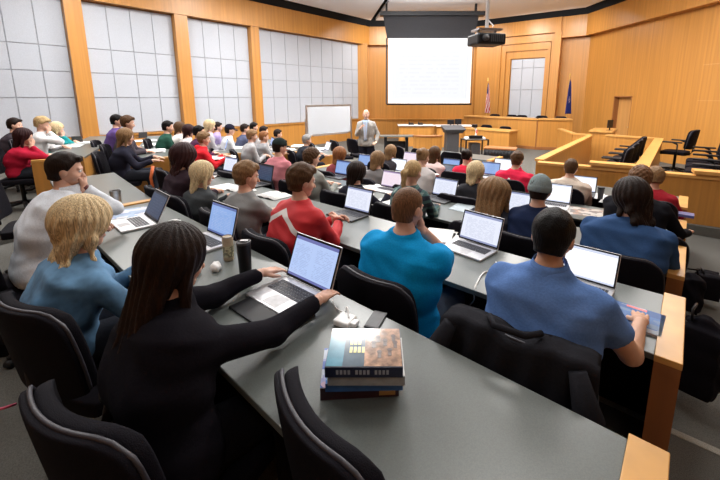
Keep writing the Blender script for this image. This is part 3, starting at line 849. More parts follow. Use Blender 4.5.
b = MB(); b.tube([(-1.75, -.005, 1.82), (1.75, -.005, 1.82)], .035, 10); b.build('weight_bar', M['black'], r, smooth=True)
# projector
r = empty('ceiling_projector', (1.70, 6.2, 3.02), R(12), 'black projector hanging from the ceiling on a white pole', 'projector')
b = MB(); b.box(-.24, .24, -.20, .20, -.10, .07); b.build('body', M['black'], r, bevel=.03)
b = MB(); b.tube([(-.12, -.19, -.01), (-.12, -.24, -.01)], .05, 16); b.build('lens', M['dkgrey'], r, smooth=True)
b = MB()
for k in range(7): b.box(-.02 + k * .032, -.004 + k * .032, -.205, -.199, -.06, .04)
b.build('vent', M['dkgrey'], r)
b = MB(); b.box(-.2, .2, -.14, .14, .12, .15); b.box(-.16, -.13, -.02, .02, .07, .13); b.box(.13, .16, -.02, .02, .07, .13); b.build('bracket', M['metal'], r)
b = MB(); b.tube([(0, 0, .15), (0, 0, 2.66)], .028, 10); b.build('ceiling_pole', M['white'], r, smooth=True)
b = MB(); b.tube([(.1, .05, .15), (.14, .05, .22), (.03, .03, .3)], .01, 6); b.build('cable', M['white'], r)

# black strips painting the shade of the gap above the wooden band
n_ = 50
for T_, a0, a1 in ((TL, -2.6, 14.5), (TM, -.1, LM + .1), (TR, -.1, 19.9)):
    b = MB(); b.box(a0, a1, -.06, .0, 5.521, 6.19, T=T_); struct('trim_%d' % n_, b, M['void']); n_ += 1
b = MB(); b.box(-1.0, 5.1, 19.44, 19.5, 5.521, 6.19); struct('trim_53', b, M['void'])

# ------------------------------------------------------------------ desks
def desk(sf, t0, t1, fz, fnext, T, label, capR=True, capL=False, dep=.66, slant=0.0, vcap=.095):
    """sf = far edge of the top, t0/t1 = right and left ends, T = block frame"""
    z = fz + .74
    org = T @ Vector((-t0, sf - dep / 2, fz))
    r = empty('desk', org, 0, label, 'desk', 'long curved desk rows')
    TT = Matrix.Translation(-org) @ T
    f = lambda t, y: (-t, sf + slant * (t - t0) + y)
    b = MB(); b.prism([f(t0, -dep), f(t1, -dep), f(t1, 0), f(t0, 0)], z - .032, z, T=TT); b.build('desktop', M['desk'], r, bevel=.004)
    b = MB(); b.prism([f(t0, -.03), f(t1, -.03), f(t1, -.005), f(t0, -.005)], fnext, z - .033, T=TT); b.build('modesty_panel', M['black'] if T is T1 and sf < 7 else M['wood'], r)  # first rows' panels are black to paint the dark beneath the desks
    n = max(2, int((t1 - t0) / 1.6))
    for k in range(1, n):
        t = t0 + (t1 - t0) * k / n
        q = MB(); q.prism([f(t - .02, -dep + .16), f(t + .02, -dep + .16), f(t + .02, -.04), f(t - .02, -.04)], fz, z - .033, T=TT); q.build('support', M['black'], r)
    for on, ta, tb in ((capR, t0 - vcap, t0), (capL, t1, t1 + vcap)):
        if not on: continue
        q = MB(); q.prism([f(ta, -dep - .02), f(tb, -dep - .02), f(tb, .01), f(ta, .01)], min(fz, fnext), z - .02, T=TT); q.build('end_panel', M['wood_b'] if T is T1 else M['wood'], r)  # centre-row end panels take the darker wood as painted shade
        q = MB(); q.prism([f(ta - .002, -dep - .022), f(tb + .002, -dep - .022), f(tb + .002, .012), f(ta - .002, .012)], z - .02, z + .012, T=TT); q.build('end_cap', M['wood_top'], r, bevel=.003)
    return r
desk(1.19, .03, 3.94, .37, .245, T1, 'nearest long grey desk with the textbook stack on it', slant=.022, capR=True)
desk(1.285, 4.02, 5.9, .37, .245, T1, 'grey desk section beyond the wooden strip, behind the steel tumbler', capR=True, slant=.09, vcap=.075)
desk(2.565, .0, 5.1, .245, .12, T1, 'second grey desk, in front of the student in the turquoise shirt')
desk(3.89, .0, 5.3, .12, 0, T1, 'third grey desk, in front of the student in the plaid shirt')
desk(5.22, .0, 5.5, 0, 0, T1, 'fourth desk row, in front of the student with a grey knitted hat', capL=True)
desk(6.55, .0, 5.25, 0, 0, T1, 'fifth desk row, in front of the student in the bright red polo', capL=True)
desk(8.35, 3.35, 5.3, 0, 0, T1, 'frontmost desk row with a wooden end near the carpeted well')
for k, (u0, va, vb, lb) in {'A': (-1.4, 7.15, 11, 'left block desk covered with papers below the first wall post'),
                            'B': (-.27, 7.3, 11.6, 'left block desk with paper piles and a wooden end panel'),
                            'C': (1.15, 8.05, 11.8, 'left block desk where the red hooded student sits'),
                            'D': (2.3, 8.5, 11.6, 'left block desk just behind the student in the black cap'),
                            'E': (3.35, 8.3, 10.7, 'left block desk closest to the rolling whiteboard')}.items():
    nx = {'A': .35, 'B': .23, 'C': .11, 'D': 0, 'E': 0}[k]
    desk(u0, va, vb, FLL[k], nx, T2, lb, capR=True, vcap=.06, dep=.58)

# ------------------------------------------------------------------ court furniture
def lowwall(pts, th, z1, name, label, cat, z0=0, capz=.045, m='wood', group='wooden court barriers'):
    o = Vector((pts[0][0], pts[0][1], z0))
    r = empty(name, o, 0, label, cat, group)
    b = MB(); c = MB(); Ti = Matrix.Translation(-o)
    for p, q in zip(pts[:-1], pts[1:]):
        d = Vector((q[0] - p[0], q[1] - p[1], 0)).normalized(); n = Vector((-d.y, d.x, 0))
        def quad(k, e): return [(p[0] + n.x * k - d.x * e, p[1] + n.y * k - d.y * e), (q[0] + n.x * k + d.x * e, q[1] + n.y * k + d.y * e), (q[0] - n.x * k + d.x * e, q[1] - n.y * k + d.y * e), (p[0] - n.x * k - d.x * e, p[1] - n.y * k - d.y * e)]
        b.prism(quad(th / 2, 0), z0, z1 - capz, T=Ti); c.prism(quad(th / 2 + .02, .03), z1 - capz, z1, T=Ti)
    b.build('panel', M[m], r); c.build('top_rail', M['wood_top'], r)
    return r
J0 = (3.0, 6.85); J1 = (6.57, 11.55); K0 = (4.36, 6.02); K1 = (7.8, 10.3)
lowwall([J0, (7.4, 4.12)], .16, .92, 'jury_box_wall', 'long low wooden wall in front of the jury box', 'low wall')
lowwall([(3.06, 7.0), J1], .12, .945, 'jury_box_wall', 'low wooden wall running from the jury box corner to the witness stand', 'low wall')
lowwall([(4.40, 6.1), K1, (6.95, 11.3)], .16, .99, 'jury_box_wall', 'wooden partition with a pale top between the two groups of jury chairs', 'low wall')
for (p, q, lb) in (((3.72, 6.40), (4.40, 5.98), 'raised pale rail on the left part of the jury wall'), ((4.92, 5.66), (7.3, 4.18), 'raised pale rail on the right end of the jury wall')):
    lowwall([p, q], .22, 1.0, 'jury_box_rail', lb, 'rail', z0=.921, capz=.05)
b = MB(); b.prism([P1(7.3, .45), P1(7.3, 2.0), P1(12.6, 2.2), P1(12.6, .45)], 0, .15); struct('floor', b, M['carpet'])
b = MB(); b.prism([P1(7.35, .25), P1(7.35, -3.0), P1(12.2, -2.6), P1(14.2, .2)], 0, .15); struct('floor', b, M['carpet'])
lowwall([(6.75, 13.9), (6.3, 12.0), (6.62, 11.62)], .12, .96, 'witness_stand', 'low wooden witness stand at the far end of the jury box wall', 'witness stand')
r = empty('witness_desk', (7.6, 12.6, 0), rotz(127), 'small wooden desk beside the side door', 'desk')
b = MB(); b.box(-.7, .7, -.3, .3, 0, .98); b.build('panel', M['wood'], r); b = MB(); b.box(-.74, .74, -.34, .34, .98, 1.03); b.build('desktop', M['wood_top'], r)
r = empty('monitor', (7.62, 12.3, 1.03), R(35), 'small black monitor on the wooden desk by the side door', 'monitor')
b = MB(); b.box(-.17, .17, -.02, .02, .08, .34); b.build('display', M['black'], r, bevel=.01); b = MB(); b.tube([(0, 0, .0), (0, 0, .1)], .02, 8); b.box(-.1, .1, -.06, .06, 0, .012); b.build('stand', M['black'], r)
# judge's bench
b = MB(); b.prism([(4.1, 17.8), (6.35, 15.2), (7.7, 14.85), (8.4, 16.4), (5.0, 19.1)], 0, .42); struct('floor', b, M['carpet'])
r = empty('judge_bench', (6.35, 15.0, 0), 0, "tall wooden judge's bench below the flags", 'bench')
def poly_wall(r, pts, th, z0, z1, mname, pname):
    b = MB(); Ti = Matrix.Translation(-r.location)
    for p, q in zip(pts[:-1], pts[1:]):
        d = Vector((q[0] - p[0], q[1] - p[1], 0)).normalized(); n = Vector((-d.y, d.x, 0)) * th
        b.prism([(p[0], p[1]), (q[0], q[1]), (q[0] + n.x, q[1] + n.y), (p[0] + n.x, p[1] + n.y)], z0, z1, T=Ti)
    return b.build(pname, M[mname], r)
JB = [(3.95, 17.55), (6.35, 15.0), (7.65, 14.75)]
poly_wall(r, JB, .12, 0, 1.2, 'wood', 'front_panel')
poly_wall(r, [(p[0] - .03, p[1] - .04) for p in JB], .55, 1.2, 1.26, 'wood_top', 'bench_top')
poly_wall(r, [(p[0] - .02, p[1] - .025) for p in JB], .03, 0, .12, 'wood_b', 'kick_board')
b = MB(); b.box(-.02, .02, -.02, .03, 0, 1.2); b.build('corner_seam', M['wood_b'], r)
r = empty('clerk_bench', (4.9, 14.0, 0), 0, "lower wooden clerk's bench in front of the judge's bench", 'bench')
b = MB(); Ti = Matrix.Translation(-r.location)
b.prism([(3.55, 15.5), (4.9, 14.0), (5.35, 14.4), (4.1, 16.0)], 0, .80, T=Ti); b.build('front_panel', M['wood'], r)
b = MB(); b.prism([(3.5, 15.5), (4.9, 13.95), (5.4, 14.4), (4.1, 16.05)], .80, .85, T=Ti); b.build('bench_top', M['wood_top'], r)
for (x0, x1, y, z, lb) in ((.82, 2.30, 16.0, .93, 'wooden counter with a pale top and a telephone below the screen'), (2.42, 3.9, 15.7, .93, 'wooden counter with a pale top directly behind the lectern')):
    r = empty('court_counter', ((x0 + x1) / 2, y, 0), 0, lb, 'counter', 'wooden counters below the screen')
    h = (x1 - x0) / 2
    b = MB(); b.box(-h, h, 0, .5, 0, z - .04); b.build('front_panel', M['wood'], r)
    b = MB(); b.box(-h - .04, h + .04, -.08, .55, z - .04, z); b.build('counter_top', M['white'], r)
for (x, y, lb) in ((1.35, 16.1, 'black telephone on the left counter, left of the pair'), (1.75, 16.1, 'black telephone on the left counter, right of the pair')):
    r = empty('telephone', (x, y, .93), 0, lb, 'telephone', 'telephones on the counter')
    b = MB(); b.add([(-.11, -.1, 0), (.11, -.1, 0), (.11, .1, 0), (-.11, .1, 0), (-.11, -.1, .03), (.11, -.1, .03), (.11, .1, .09), (-.11, .1, .09)], [(3, 2, 1, 0), (4, 5, 6, 7), (0, 1, 5, 4), (1, 2, 6, 5), (2, 3, 7, 6), (3, 0, 4, 7)])
    b.build('base', M['black'], r); b = MB(); b.tube([(-.075, -.08, .07), (-.075, 0, .1), (-.075, .08, .12)], .024, 8); b.build('handset', M['black'], r)
r = empty('monitor', (3.15, 15.75, .93), 0, 'pair of low black screens on the counter behind the lectern', 'monitor')
b = MB(); b.box(-.3, -.02, -.02, .02, .05, .24); b.box(.02, .3, -.02, .02, .05, .27); b.build('display', M['black'], r, bevel=.008); b = MB(); b.box(-.2, .2, -.07, .07, 0, .015); b.box(-.17, -.13, 0, .03, 0, .1); b.box(.13, .17, 0, .03, 0, .1); b.build('stand', M['black'], r)
# raised wood dais right of the counters
b = MB(); b.prism([(3.95, 17.5), (5.2, 19.2), (3.0, 19.2), (2.9, 17.6)], 0, .3); struct('floor', b, M['carpet'])
# lectern
r = empty('lectern', (2.62, 13.4, 0), R(6), 'dark grey lectern with a wide slanted top', 'lectern')
b = MB(); b.prism([(-.24, -.2), (.2, -.2), (.2, .2), (-.24, .2)], .05, .86); b.build('pedestal', M['dkgrey'], r, bevel=.01)
b = MB(); b.box(-.3, .27, -.26, .26, 0, .05); b.build('foot', M['dkgrey'], r)
b = MB(); b.add([(-.28, -.24, .84), (.3, -.24, .84), (.3, .24, .84), (-.28, .24, .84), (-.36, -.3, .98), (.42, -.3, .98), (.42, .3, 1.1), (-.36, .3, 1.1)], [(3, 2, 1, 0), (4, 5, 6, 7), (0, 1, 5, 4), (1, 2, 6, 5), (2, 3, 7, 6), (3, 0, 4, 7)])
b.build('slanted_top', M['dkgrey'], r, bevel=.01)
b = MB(); b.tube([(.1, .2, 1.07), (.1, .12, 1.22), (.06, .02, 1.28)], .008, 6); b.build('microphone', M['black'], r)
# tables in the well
r = empty('table', (.62, 13.3, 0), 0, 'small grey-topped table with black panel legs near the lecturer', 'table')
b = MB(); b.box(-.62, .62, -.3, .3, .72, .755); b.build('tabletop', M['desk'], r)
for x in (-.42, .34): q = MB(); q.box(x - .05, x + .05, -.2, .2, 0, .72); q.build('leg', M['black'], r)
b = MB(); b.box(-.37, .29, -.01, .01, .3, .55); b.build('brace', M['black'], r)
r = empty('curved_desk', (1.62, 12.7, 0), 0, 'curved wooden front of a desk left of the lectern', 'desk')
b = MB()
def arc(rad): return [(rad * math.cos(R(g)), rad * math.sin(R(g)) * .8) for g in range(200, 346, 12)]
b.prism(arc(.52) + arc(.44)[::-1], 0, .8); b.build('curved_panel', M['wood'], r)
b = MB(); b.prism(arc(.55) + arc(.2)[::-1], .8, .84); b.build('desktop', M['wood_b'], r)
r = empty('table', (3.35, 10.2, 0), rotz(25), 'low table with a black drape in front of the benches', 'table')
b = MB(); b.box(-.42, .42, -.25, .25, .70, .735); b.build('tabletop', M['wood_b'], r)
b = MB(); b.grid(lambda u, v: (-.41 + .8 * u, -.245 - .01 * math.sin(u * 60), .70 - .62 * v), 40, 4, th=(0, .012, 0)); b.build('drape', M['black'], r, smooth=True)
for x in (-.38, .38): q = MB(); q.box(x - .02, x + .02, .2, .24, 0, .70); q.build('leg', M['black'], r)
r = empty('equipment_cart', (3.0, 11.7, 0), R(8), 'open black metal cart carrying equipment and cables', 'cart')
for x in (-.36, .36):
    for y in (-.22, .22): q = MB(); q.box(x - .02, x + .02, y - .02, y + .02, .05, .80); q.build('leg', M['black'], r)
b = MB(); b.box(-.38, .38, -.24, .24, .78, .81); b.build('top_shelf', M['black'], r); b = MB(); b.box(-.38, .38, -.24, .24, .25, .28); b.build('lower_shelf', M['black'], r)
b = MB(); b.box(-.14, .14, -.16, .14, .30, .68); b.build('equipment_box', M['dkgrey'], r)
r = empty('document_camera', (3.0, 11.7, .81), 0, 'upright document camera with a red and white arm on the black cart', 'document camera')
b = MB(); b.box(-.3, .3, -.18, .18, 0, .05); b.build('base', M['white'], r); b = MB(); b.box(-.22, .2, -.19, -.1, .02, .12); b.build('control_box', M['black'], r)
b = MB(); b.tube([(.02, 0, .05), (.05, 0, .25), (.0, 0, .36)], .03, 8); b.build('arm', M['white'], r); b = MB(); b.tube([(.052, -.03, .18), (.052, -.03, .28)], .022, 8); b.build('arm_band', mat('red_band', (.6, .05, .04)), r)
b = MB(); b.box(-.1, .06, -.08, .06, .36, .46); b.build('camera_head', M['black'], r, bevel=.015)
# whiteboard on wheels
p0, p1 = Vector((-2.3, 11.6, 0)), Vector((-1.02, 13.0, 0))
dv = (p1 - p0); Lw = dv.length; r = empty('whiteboard', (p0 + p1) / 2, math.atan2(dv.y, dv.x), 'rolling white whiteboard in a grey frame left of the lecturer', 'whiteboard')
h = Lw / 2
b = MB(); b.box(-h + .03, h - .03, -.015, .015, .93, 1.83); b.build('writing_surface', M['wboard'], r)
b = MB()
for x0, x1, z0, z1 in ((-h, h, .90, .94), (-h, h, 1.82, 1.86), (-h, -h + .04, .9, 1.86), (h - .04, h, .9, 1.86)): b.box(x0, x1, -.025, .025, z0, z1)
b.build('frame', M['metal'], r)
b = MB(); b.box(-h + .2, h - .2, -.09, -.02, .885, .90); b.build('pen_tray', M['metal'], r)
for x in (-h - .02, h + .02):
    q = MB(); q.box(x - .02, x + .02, -.02, .02, .1, 1.45); q.box(x - .025, x + .025, -.28, .28, .06, .1); lg = q.build('leg', M['metal'], r)
    for y in (-.25, .25): c = MB(); c.tube([(x - .012, y, .032), (x + .012, y, .032)], .03, 10); c.build('caster', M['black'], lg)

# flags
def flag(loc, H, label, kind):
    r = empty('flag', loc, 0, label, 'flag')
    b = MB(); b.lathe([(.0, .0), (.16, .0), (.15, .03), (.04, .06), (.03, .12), (.0, .12)], 16); b.build('stand', M['gold'], r, smooth=True)
    b = MB(); b.tube([(0, 0, .1), (0, 0, H)], .014, 8); b.build('pole', M['gold'], r)
    b = MB(); b.lathe([(.0, H), (.03, H + .02), (.012, H + .06), (.03, H + .1), (0, H + .18)], 10); b.build('finial', M['gold'], r)
    def fn(u, v):
        sp_ = .05 + .20 * v ** .8
        a = u * 2 * math.pi * 3.5
        return (.02 + (u - .4) * sp_ + .01 * math.sin(a * 2), -.03 - .05 * math.sin(a) * (.3 + v), H - .08 - v * 1.42 - .12 * u * (1 - v))
    if kind == 'us':
        def mf(u, v): return 2 if (u < .55 and v < .34) else (int((u + .55 * v) * 11) % 2)
        ms = [mat('flag_red', (.55, .02, .03), .8), mat('flag_white', (.8, .8, .8), .8), mat('flag_blue', (.02, .03, .16), .8)]
    else:
        def mf(u, v): return 1 if ((u - .5) ** 2 * 5 + (v - .56) ** 2 * 12 < .12 and (int(u * 60) + int(v * 40)) % 3 != 0) else 0
        ms = [mat('flag_navy', (.012, .02, .15), .8), mat('flag_emblem', (.55, .42, .42), .8)]
    b = MB(); b.grid(fn, 56, 40, th=(0, -.004, 0), mfn=mf); b.build('cloth', ms, r, smooth=True)
flag((5.12, 18.0, .0), 2.86, 'furled red and white striped national flag on a gold pole', 'us')
flag((7.86, 15.75, .42), 2.5, 'furled dark blue state flag with a pale emblem on a gold pole', 'state')

# armchairs of the jury and the bench
def arm_variant():
    c = copy_tree(CH0)
    for s in (-1, 1):
        q = MB(); q.tube([(s * .22, -.08, .43), (s * .29, -.08, .45), (s * .30, -.08, .64)], .014, 6)
        q.tube([(s * .30, -.08, .64), (s * .30, .0, .67)], .016, 6); q.build('armrest_post', M['black'], c, smooth=True)
        q = MB(); q.box(s * .30 - .03, s * .30 + .03, -.16, .18, .665, .695); q.build('armrest', M['black'], c, bevel=.012)
    c['category'] = 'chair'; c['group'] = 'black armchairs of the courtroom'
    return c
AC = arm_variant(); first = [True]
def armchair(x, y, z, h, label, sc=1):
    o = AC if first[0] else copy_tree(AC); first[0] = False
    o.location = (x, y, z); o.rotation_euler = (0, 0, rotz(h)); o['label'] = label; o.scale = (sc, sc, sc)
ordn = ['nearest', 'second nearest', 'third nearest', 'farthest']
for i, s_ in enumerate((8.3, 9.1, 9.9, 10.7)):
    x, y = P1(s_, 1.12); armchair(x, y, .15, -50, 'black armchair inside the left jury enclosure, %s of its row' % ordn[i], 1.1)
for i, s_ in enumerate((8.7, 9.45, 10.2, 10.95)):
    x, y = P1(s_, -.32); armchair(x, y, .15, -50, 'black armchair at the right edge behind the jury wall, %s of its row' % ordn[i], 1.2)
armchair(7.75, 9.6, .15, -38, 'lone black armchair against the right wood wall, turned to the left', 1.22)
for i, (px, k, lb) in enumerate(((492, 17.6, "black chair top showing over the judge's bench beside the striped flag"), (509, 16.9, "black chair top over the judge's bench below the left side of the niche panel"),
        (519, 16.6, "black chair top over the judge's bench below the middle of the niche panel"), (539, 16.0, "black chair top over the judge's bench below the right side of the niche panel"), (558, 15.4, "black chair top over the judge's bench beside the blue flag"))):
    armchair((px - 380) / 370 * k / 1.0, k * 1.0, .42, -142, lb, .95)
for (px, k, lb) in ((503, 15.15, "dark chair top behind the lower clerk's bench, right one"), (484, 16.1, "dark chair top behind the lower clerk's bench, left one")):
    armchair((px - 380) / 370 * k, k, 0, -142, lb, .97)
# ------------------------------------------------------------------ people at the desks
SH = {'A': .4, 'B': 1.70, 'C': 3.16, 'D': 4.32, 'E': 5.6}
def seat(row, px, py, label, short, shirt, hair, s=None, lean=None, **k):
    lean = {'A': .12, 'B': .06, 'C': .10}.get(row, .12) if lean is None else lean
    H = plane(px, py, s if s is not None else SH[row])
    fl = FL[row]
    return person(label, H, fl, k.pop('heading', H1), shirt, hair, lean=lean, shortname=short, **k)
def wl(info, x, y, z):
    p = info.inverted() @ Vector((x, y, z)); return tuple(p)
def local(H, fl, heading, lean, side, p):
    f = hd(heading); r = (f[1], -f[0]); dx, dy = p[0] - (H.x - f[0] * lean - r[0] * side), p[1] - (H.y - f[1] * lean - r[1] * side)
    return (dx * r[0] + dy * r[1], dx * f[0] + dy * f[1], p[2] - fl)

# row A
H = plane(175, 260, .49); fl = .37
q = at(318, 300, 1.185); q2 = at(268, 271, 1.165)
LN, SD = .12, -.12
A1 = person('person with very long dark brown hair in a black sweater typing on a laptop', H, fl, H1, (.006, .005, .008), ('vlong', 'dark'), lean=LN, side=SD, near=True, female=True,
            arms=(local(H, fl, H1, LN, SD, (*q2, 1.165)), local(H, fl, H1, LN, SD, (*q, 1.185))), shortname='the long-haired person in the black sweater', hyaw=-4, hpitch=-14, cpose=(-.70, 1.08, 26), trousers=(.006, .006, .009), ascale=1.15, bulk=1.28)
A2 = seat('A', 84, 224, 'person with wavy blonde hair in a faded denim shirt', 'the blonde person in the denim shirt', denim(), ('wavy', 'blonde'), near=True, female=True, lean=.14, arms=('type', 'far'), hyaw=-2, cpose=(-1.32, 1.60, 24), bulk=1.1, hscale=1.08)
A3 = seat('A', 66, 170, 'person in a white dress shirt and dark tie with a fist at the chin', 'the person in the white dress shirt', (.60, .64, .70), ('short', 'dark'), s=.55, near=True, lean=.24, arms=('rest', 'chin'), hyaw=18, collar=True, bulk=1.08)
# row B
B1 = seat('B', 553, 237, 'person with short black hair in a blue polo shirt', 'the person in the blue polo', (.10, .19, .43), ('short', 'black'), near=True, bulk=1.25, sleeve='short', skin='skin2', arms=('type', (.34, .40, .80)), collar=True, hpitch=-20, trousers=(.03, .04, .07))
B2 = seat('B', 408, 208, 'person with cropped brown hair in a turquoise T-shirt, hand at the face', 'the person in the turquoise T-shirt', (.003, .225, .50), ('buzz', 'mid'), near=True, bulk=1.42, sleeve='short', arms=('rest', 'chin'), hyaw=6, trousers=(.07, .09, .13))
B3 = seat('B', 302, 181, 'person with short brown hair in a red track top with a white stripe', 'the person in the red track top', red_white(), ('thick', 'brown'), near=True, bulk=1.1, arms=('clasp', 'clasp'), hyaw=16, lean=.10)
B4 = seat('B', 247, 176, 'person with short light brown hair in a grey T-shirt', 'the person in the grey T-shirt', (.20, .20, .20), ('thick', 'light'), near=True, sleeve='short', arms=('rest', 'far'), hyaw=18)
B5 = seat('B', 203, 174, 'person with straight blonde hair in a charcoal sweater', 'the blonde person in the charcoal sweater', (.05, .055, .06), ('shoulder', 'blonde'), near=True, female=True, arms=('rest', 'rest'), hyaw=14)
B6 = seat('B', 184, 157, 'person with long dark auburn curls in a dark top, seated past the blonde one', 'the person with dark auburn curls', (.03, .018, .025), ('mop', 'auburn'), female=True, arms=('rest', 'rest'), hyaw=4, near=True, bulk=1.2)
# row C
C1 = seat('C', 631, 198, 'heavily built person in a navy blue sweatshirt with wavy dark hair and glasses', 'the large person in navy blue', (.03, .07, .17), ('mop', 'dark'), near=True, bulk=1.5, arms=('rest', 'far'), hyaw=-42, hpitch=-22, glasses=True, s=3.3, lean=.16)
C2 = seat('C', 540, 190, 'person in a grey knitted beanie and a dark navy top', 'the person in the grey beanie', (.012, .02, .055), ('short', 'dark'), near=True, hat=('beanie', (.20, .25, .26)), arms=('type', 'type'))
C3 = seat('C', 495, 192, 'person with very long light brown hair hanging over the chair back', 'the person with long light brown hair', (.03, .03, .04), ('vlong', 'light'), near=True, female=True, arms=('type', 'type'), hscale=1.38)
C5 = seat('C', 413, 172, 'person with a blonde ponytail in a dark plaid flannel shirt', 'the person in the plaid shirt', plaid(), ('ponytail', 'blond'), near=True, female=True, arms=('rest', 'type'))
C6 = seat('C', 357, 173, 'person with smooth dark hair in a black top holding papers', 'the dark-haired person in black', (.015, .015, .025), ('bob', 'dark'), female=True, arms=('far', 'far'), hyaw=8, near=True)
C7 = seat('C', 312, 158, 'person with curly brown hair in a light grey hooded sweatshirt', 'the curly-haired person in grey', (.27, .28, .26), ('curly', 'brown'), arms=('type', 'type'), hyaw=14, hood=True, near=True)
C8 = seat('C', 280, 147, 'person in a pink shirt with a black baseball cap', 'the person in the pink shirt', (.56, .21, .24), ('short', 'dark'), hat=('cap', (.02, .03, .03)), arms=('rest', 'rest'), hyaw=14, near=True, bulk=1.1)
# row D
D4 = seat('D', 423, 157, 'person with brown hair gathered in a bun in a pale cream top', 'the person with the brown bun', (.55, .52, .52), ('bun', 'light'), female=True, arms=('type', 'type'))
D7 = seat('D', 476, 172, 'person with blonde hair in a black jacket, in front of the long-haired one', 'the blonde person in the black jacket', (.02, .02, .024), ('bob', 'blonde'), female=True, arms=('type', 'type'), hyaw=10)
D8 = seat('D', 378, 160, 'person with light brown bobbed hair in a grey scarf, left of a white screen', 'the person with a light brown bob', (.16, .15, .15), ('bob', 'light'), female=True, arms=('type', 'type'), hyaw=6)
D9 = seat('D', 391, 152, 'person with shoulder-length brown hair in a dark top below the lecturer', 'the brown-haired person below the lecturer', (.04, .035, .04), ('bob', 'light'), female=True, arms=('type', 'type'), s=5.5)
D10 = seat('D', 340, 155, 'person with ginger brown hair in a dark red patterned top', 'the ginger-haired person', (.22, .05, .06), ('bob', 'ginger'), female=True, arms=('type', 'type'), hyaw=8)
# row E
E1 = seat('E', 571, 168, 'person with short dark hair in a beige shirt near the jury wall', 'the person in the beige shirt', (.50, .42, .35), ('short', 'brown'), bulk=1.35, arms=('rest', 'type'), near=True)
E2 = seat('E', 517, 160, 'person with short brown hair in a bright red polo shirt', 'the person in the bright red polo', (.60, .02, .06), ('thick', 'brown'), bulk=1.4, arms=('type', 'type'), near=True, collar=True, sleeve='short')
D3 = seat('D', 640, 180, 'person with tousled brown hair in a black jacket, partly hidden by the navy one', 'the person in black at the right end', (.008, .008, .011), ('curly', 'mid'), bulk=1.3, arms=('rest', (.42, .42, .80)), hyaw=-10, hpitch=-24, near=True)
E3 = seat('E', 655, 178, 'person in a dark red jacket bent over the fifth desk beside the jury wall', 'the person in the dark red jacket', (.30, .015, .025), ('curly', 'light'), bulk=1.15, arms=('rest', 'far'), hyaw=-14, hpitch=-24)
E5 = seat('E', 435, 154, 'person with brown shoulder-length hair in a pale pink sweater', 'the person in the pale pink sweater', (.66, .50, .48), ('shoulder', 'brown'), female=True, arms=('type', 'type'))
E6 = seat('E', 467, 157, 'person with dark tied-up hair in a red T-shirt', 'the dark-haired person in the red T-shirt', (.58, .02, .05), ('bun', 'dark'), female=True, sleeve='short', arms=('type', 'type'), hyaw=10)
# left block
def lseat(row, px, py, k, label, short, shirt, hair, h=None, **kw):
    H = depth(px, py, k); fl = FLL[row]
    sc = H.z - fl
    kw.setdefault('arms', ('rest', 'rest'))
    return person(label, H, fl, kw.pop('heading', H2), shirt, hair, lean=kw.pop('lean', .12), shortname=short, **kw)
lseat('A', 24, 137, 5.5, 'person with long dark auburn hair in a dark red top, head propped on a hand', 'the auburn-haired person in dark red', (.36, .012, .035), ('long', 'auburn'), female=True, arms=('rest', 'chin'), near=True)
lseat('A', 15, 125, 6.6, 'person with black hair partly hidden behind the auburn-haired one', 'the black-haired person at the far left', (.05, .04, .05), ('short', 'dark'))
lseat('A', 42, 124, 6.5, 'hunched person with tousled blond hair in a white T-shirt', 'the hunched blond person in white', (.66, .66, .66), ('thick', 'blond'), arms=('rest', 'chin'), hpitch=-25)
lseat('A', 57, 129, 7.3, 'person with blonde hair and a teal top, face in hand', 'the blonde person in teal', (.02, .25, .26), ('bob', 'blonde'), female=True, arms=('rest', 'chin'))
lseat('B', 126, 137, 5.75, 'person with long golden brown hair in a black jacket beside the paper piles', 'the golden-haired person in a black jacket', (.018, .018, .03), ('shoulder', 'light'), female=True, arms=('far', 'far'))
lseat('B', 128, 123, 6.6, 'person with tousled brown hair behind the golden-haired one in the black jacket', 'the brown-haired person in the left block', (.06, .05, .06), ('thick', 'brown'))
lseat('B', 117, 121, 7.2, 'person with dark hair in a purple shirt at the first wall post', 'the person in the purple shirt', (.10, .06, .20), ('short', 'black'))
lseat('B', 168, 127, 7.5, 'person with black hair in a dark green top below the second wall panel', 'the person in dark green', (.02, .07, .05), ('short', 'black'))
lseat('C', 180, 128, 8.4, 'person with brown bobbed hair in a white top, left of two dark-haired ones', 'the person in the white top', (.6, .58, .56), ('bob', 'brown'), female=True)
lseat('C', 189, 131, 7.75, 'person with dark auburn hair and a pale collar in the left block', 'the person with the pale collar', (.55, .52, .53), ('bob', 'auburn'), female=True)
lseat('C', 199, 132, 7.2, 'person with short black hair in a plum top behind the red hood', 'the person in the plum top', (.06, .02, .05), ('short', 'black'))
lseat('C', 204, 139, 6.7, 'person with light hair in a bright red hooded sweatshirt reaching over the desk', 'the person in the red hooded sweatshirt', (.62, .02, .03), ('thick', 'light'), arms=('far', 'far'), hood=True, near=True)
lseat('C', 210, 126, 8.1, 'person with blonde hair behind the red hooded one, by the second wall post', 'the blonde person by the second post', (.4, .38, .4), ('bob', 'blonde'), female=True)
lseat('D', 218, 127, 9.2, 'person with dark hair in a lavender shirt', 'the person in the lavender shirt', (.34, .27, .50), ('short', 'dark'))
lseat('D', 230, 130, 8.3, 'person in a white shirt wearing a black cap', 'the person in white with a black cap', (.66, .68, .72), ('short', 'dark'), hat=('cap', (.015, .015, .03)))
lseat('D', 245, 129, 9.0, 'person with dark hair in a dark blue striped top right of the white-shirted one', 'the person in the dark striped top', (.08, .09, .15), ('short', 'dark'))
lseat('D', 254, 127, 9.9, 'person with black hair farthest back between the third post and the striped top', 'the black-haired person by the third post', (.3, .3, .32), ('short', 'black'))
lseat('D', 252, 136, 7.7, 'person with light brown hair in a pale grey sweater, in front of the striped one', 'the person in the pale grey sweater', (.36, .36, .37), ('thick', 'light'))
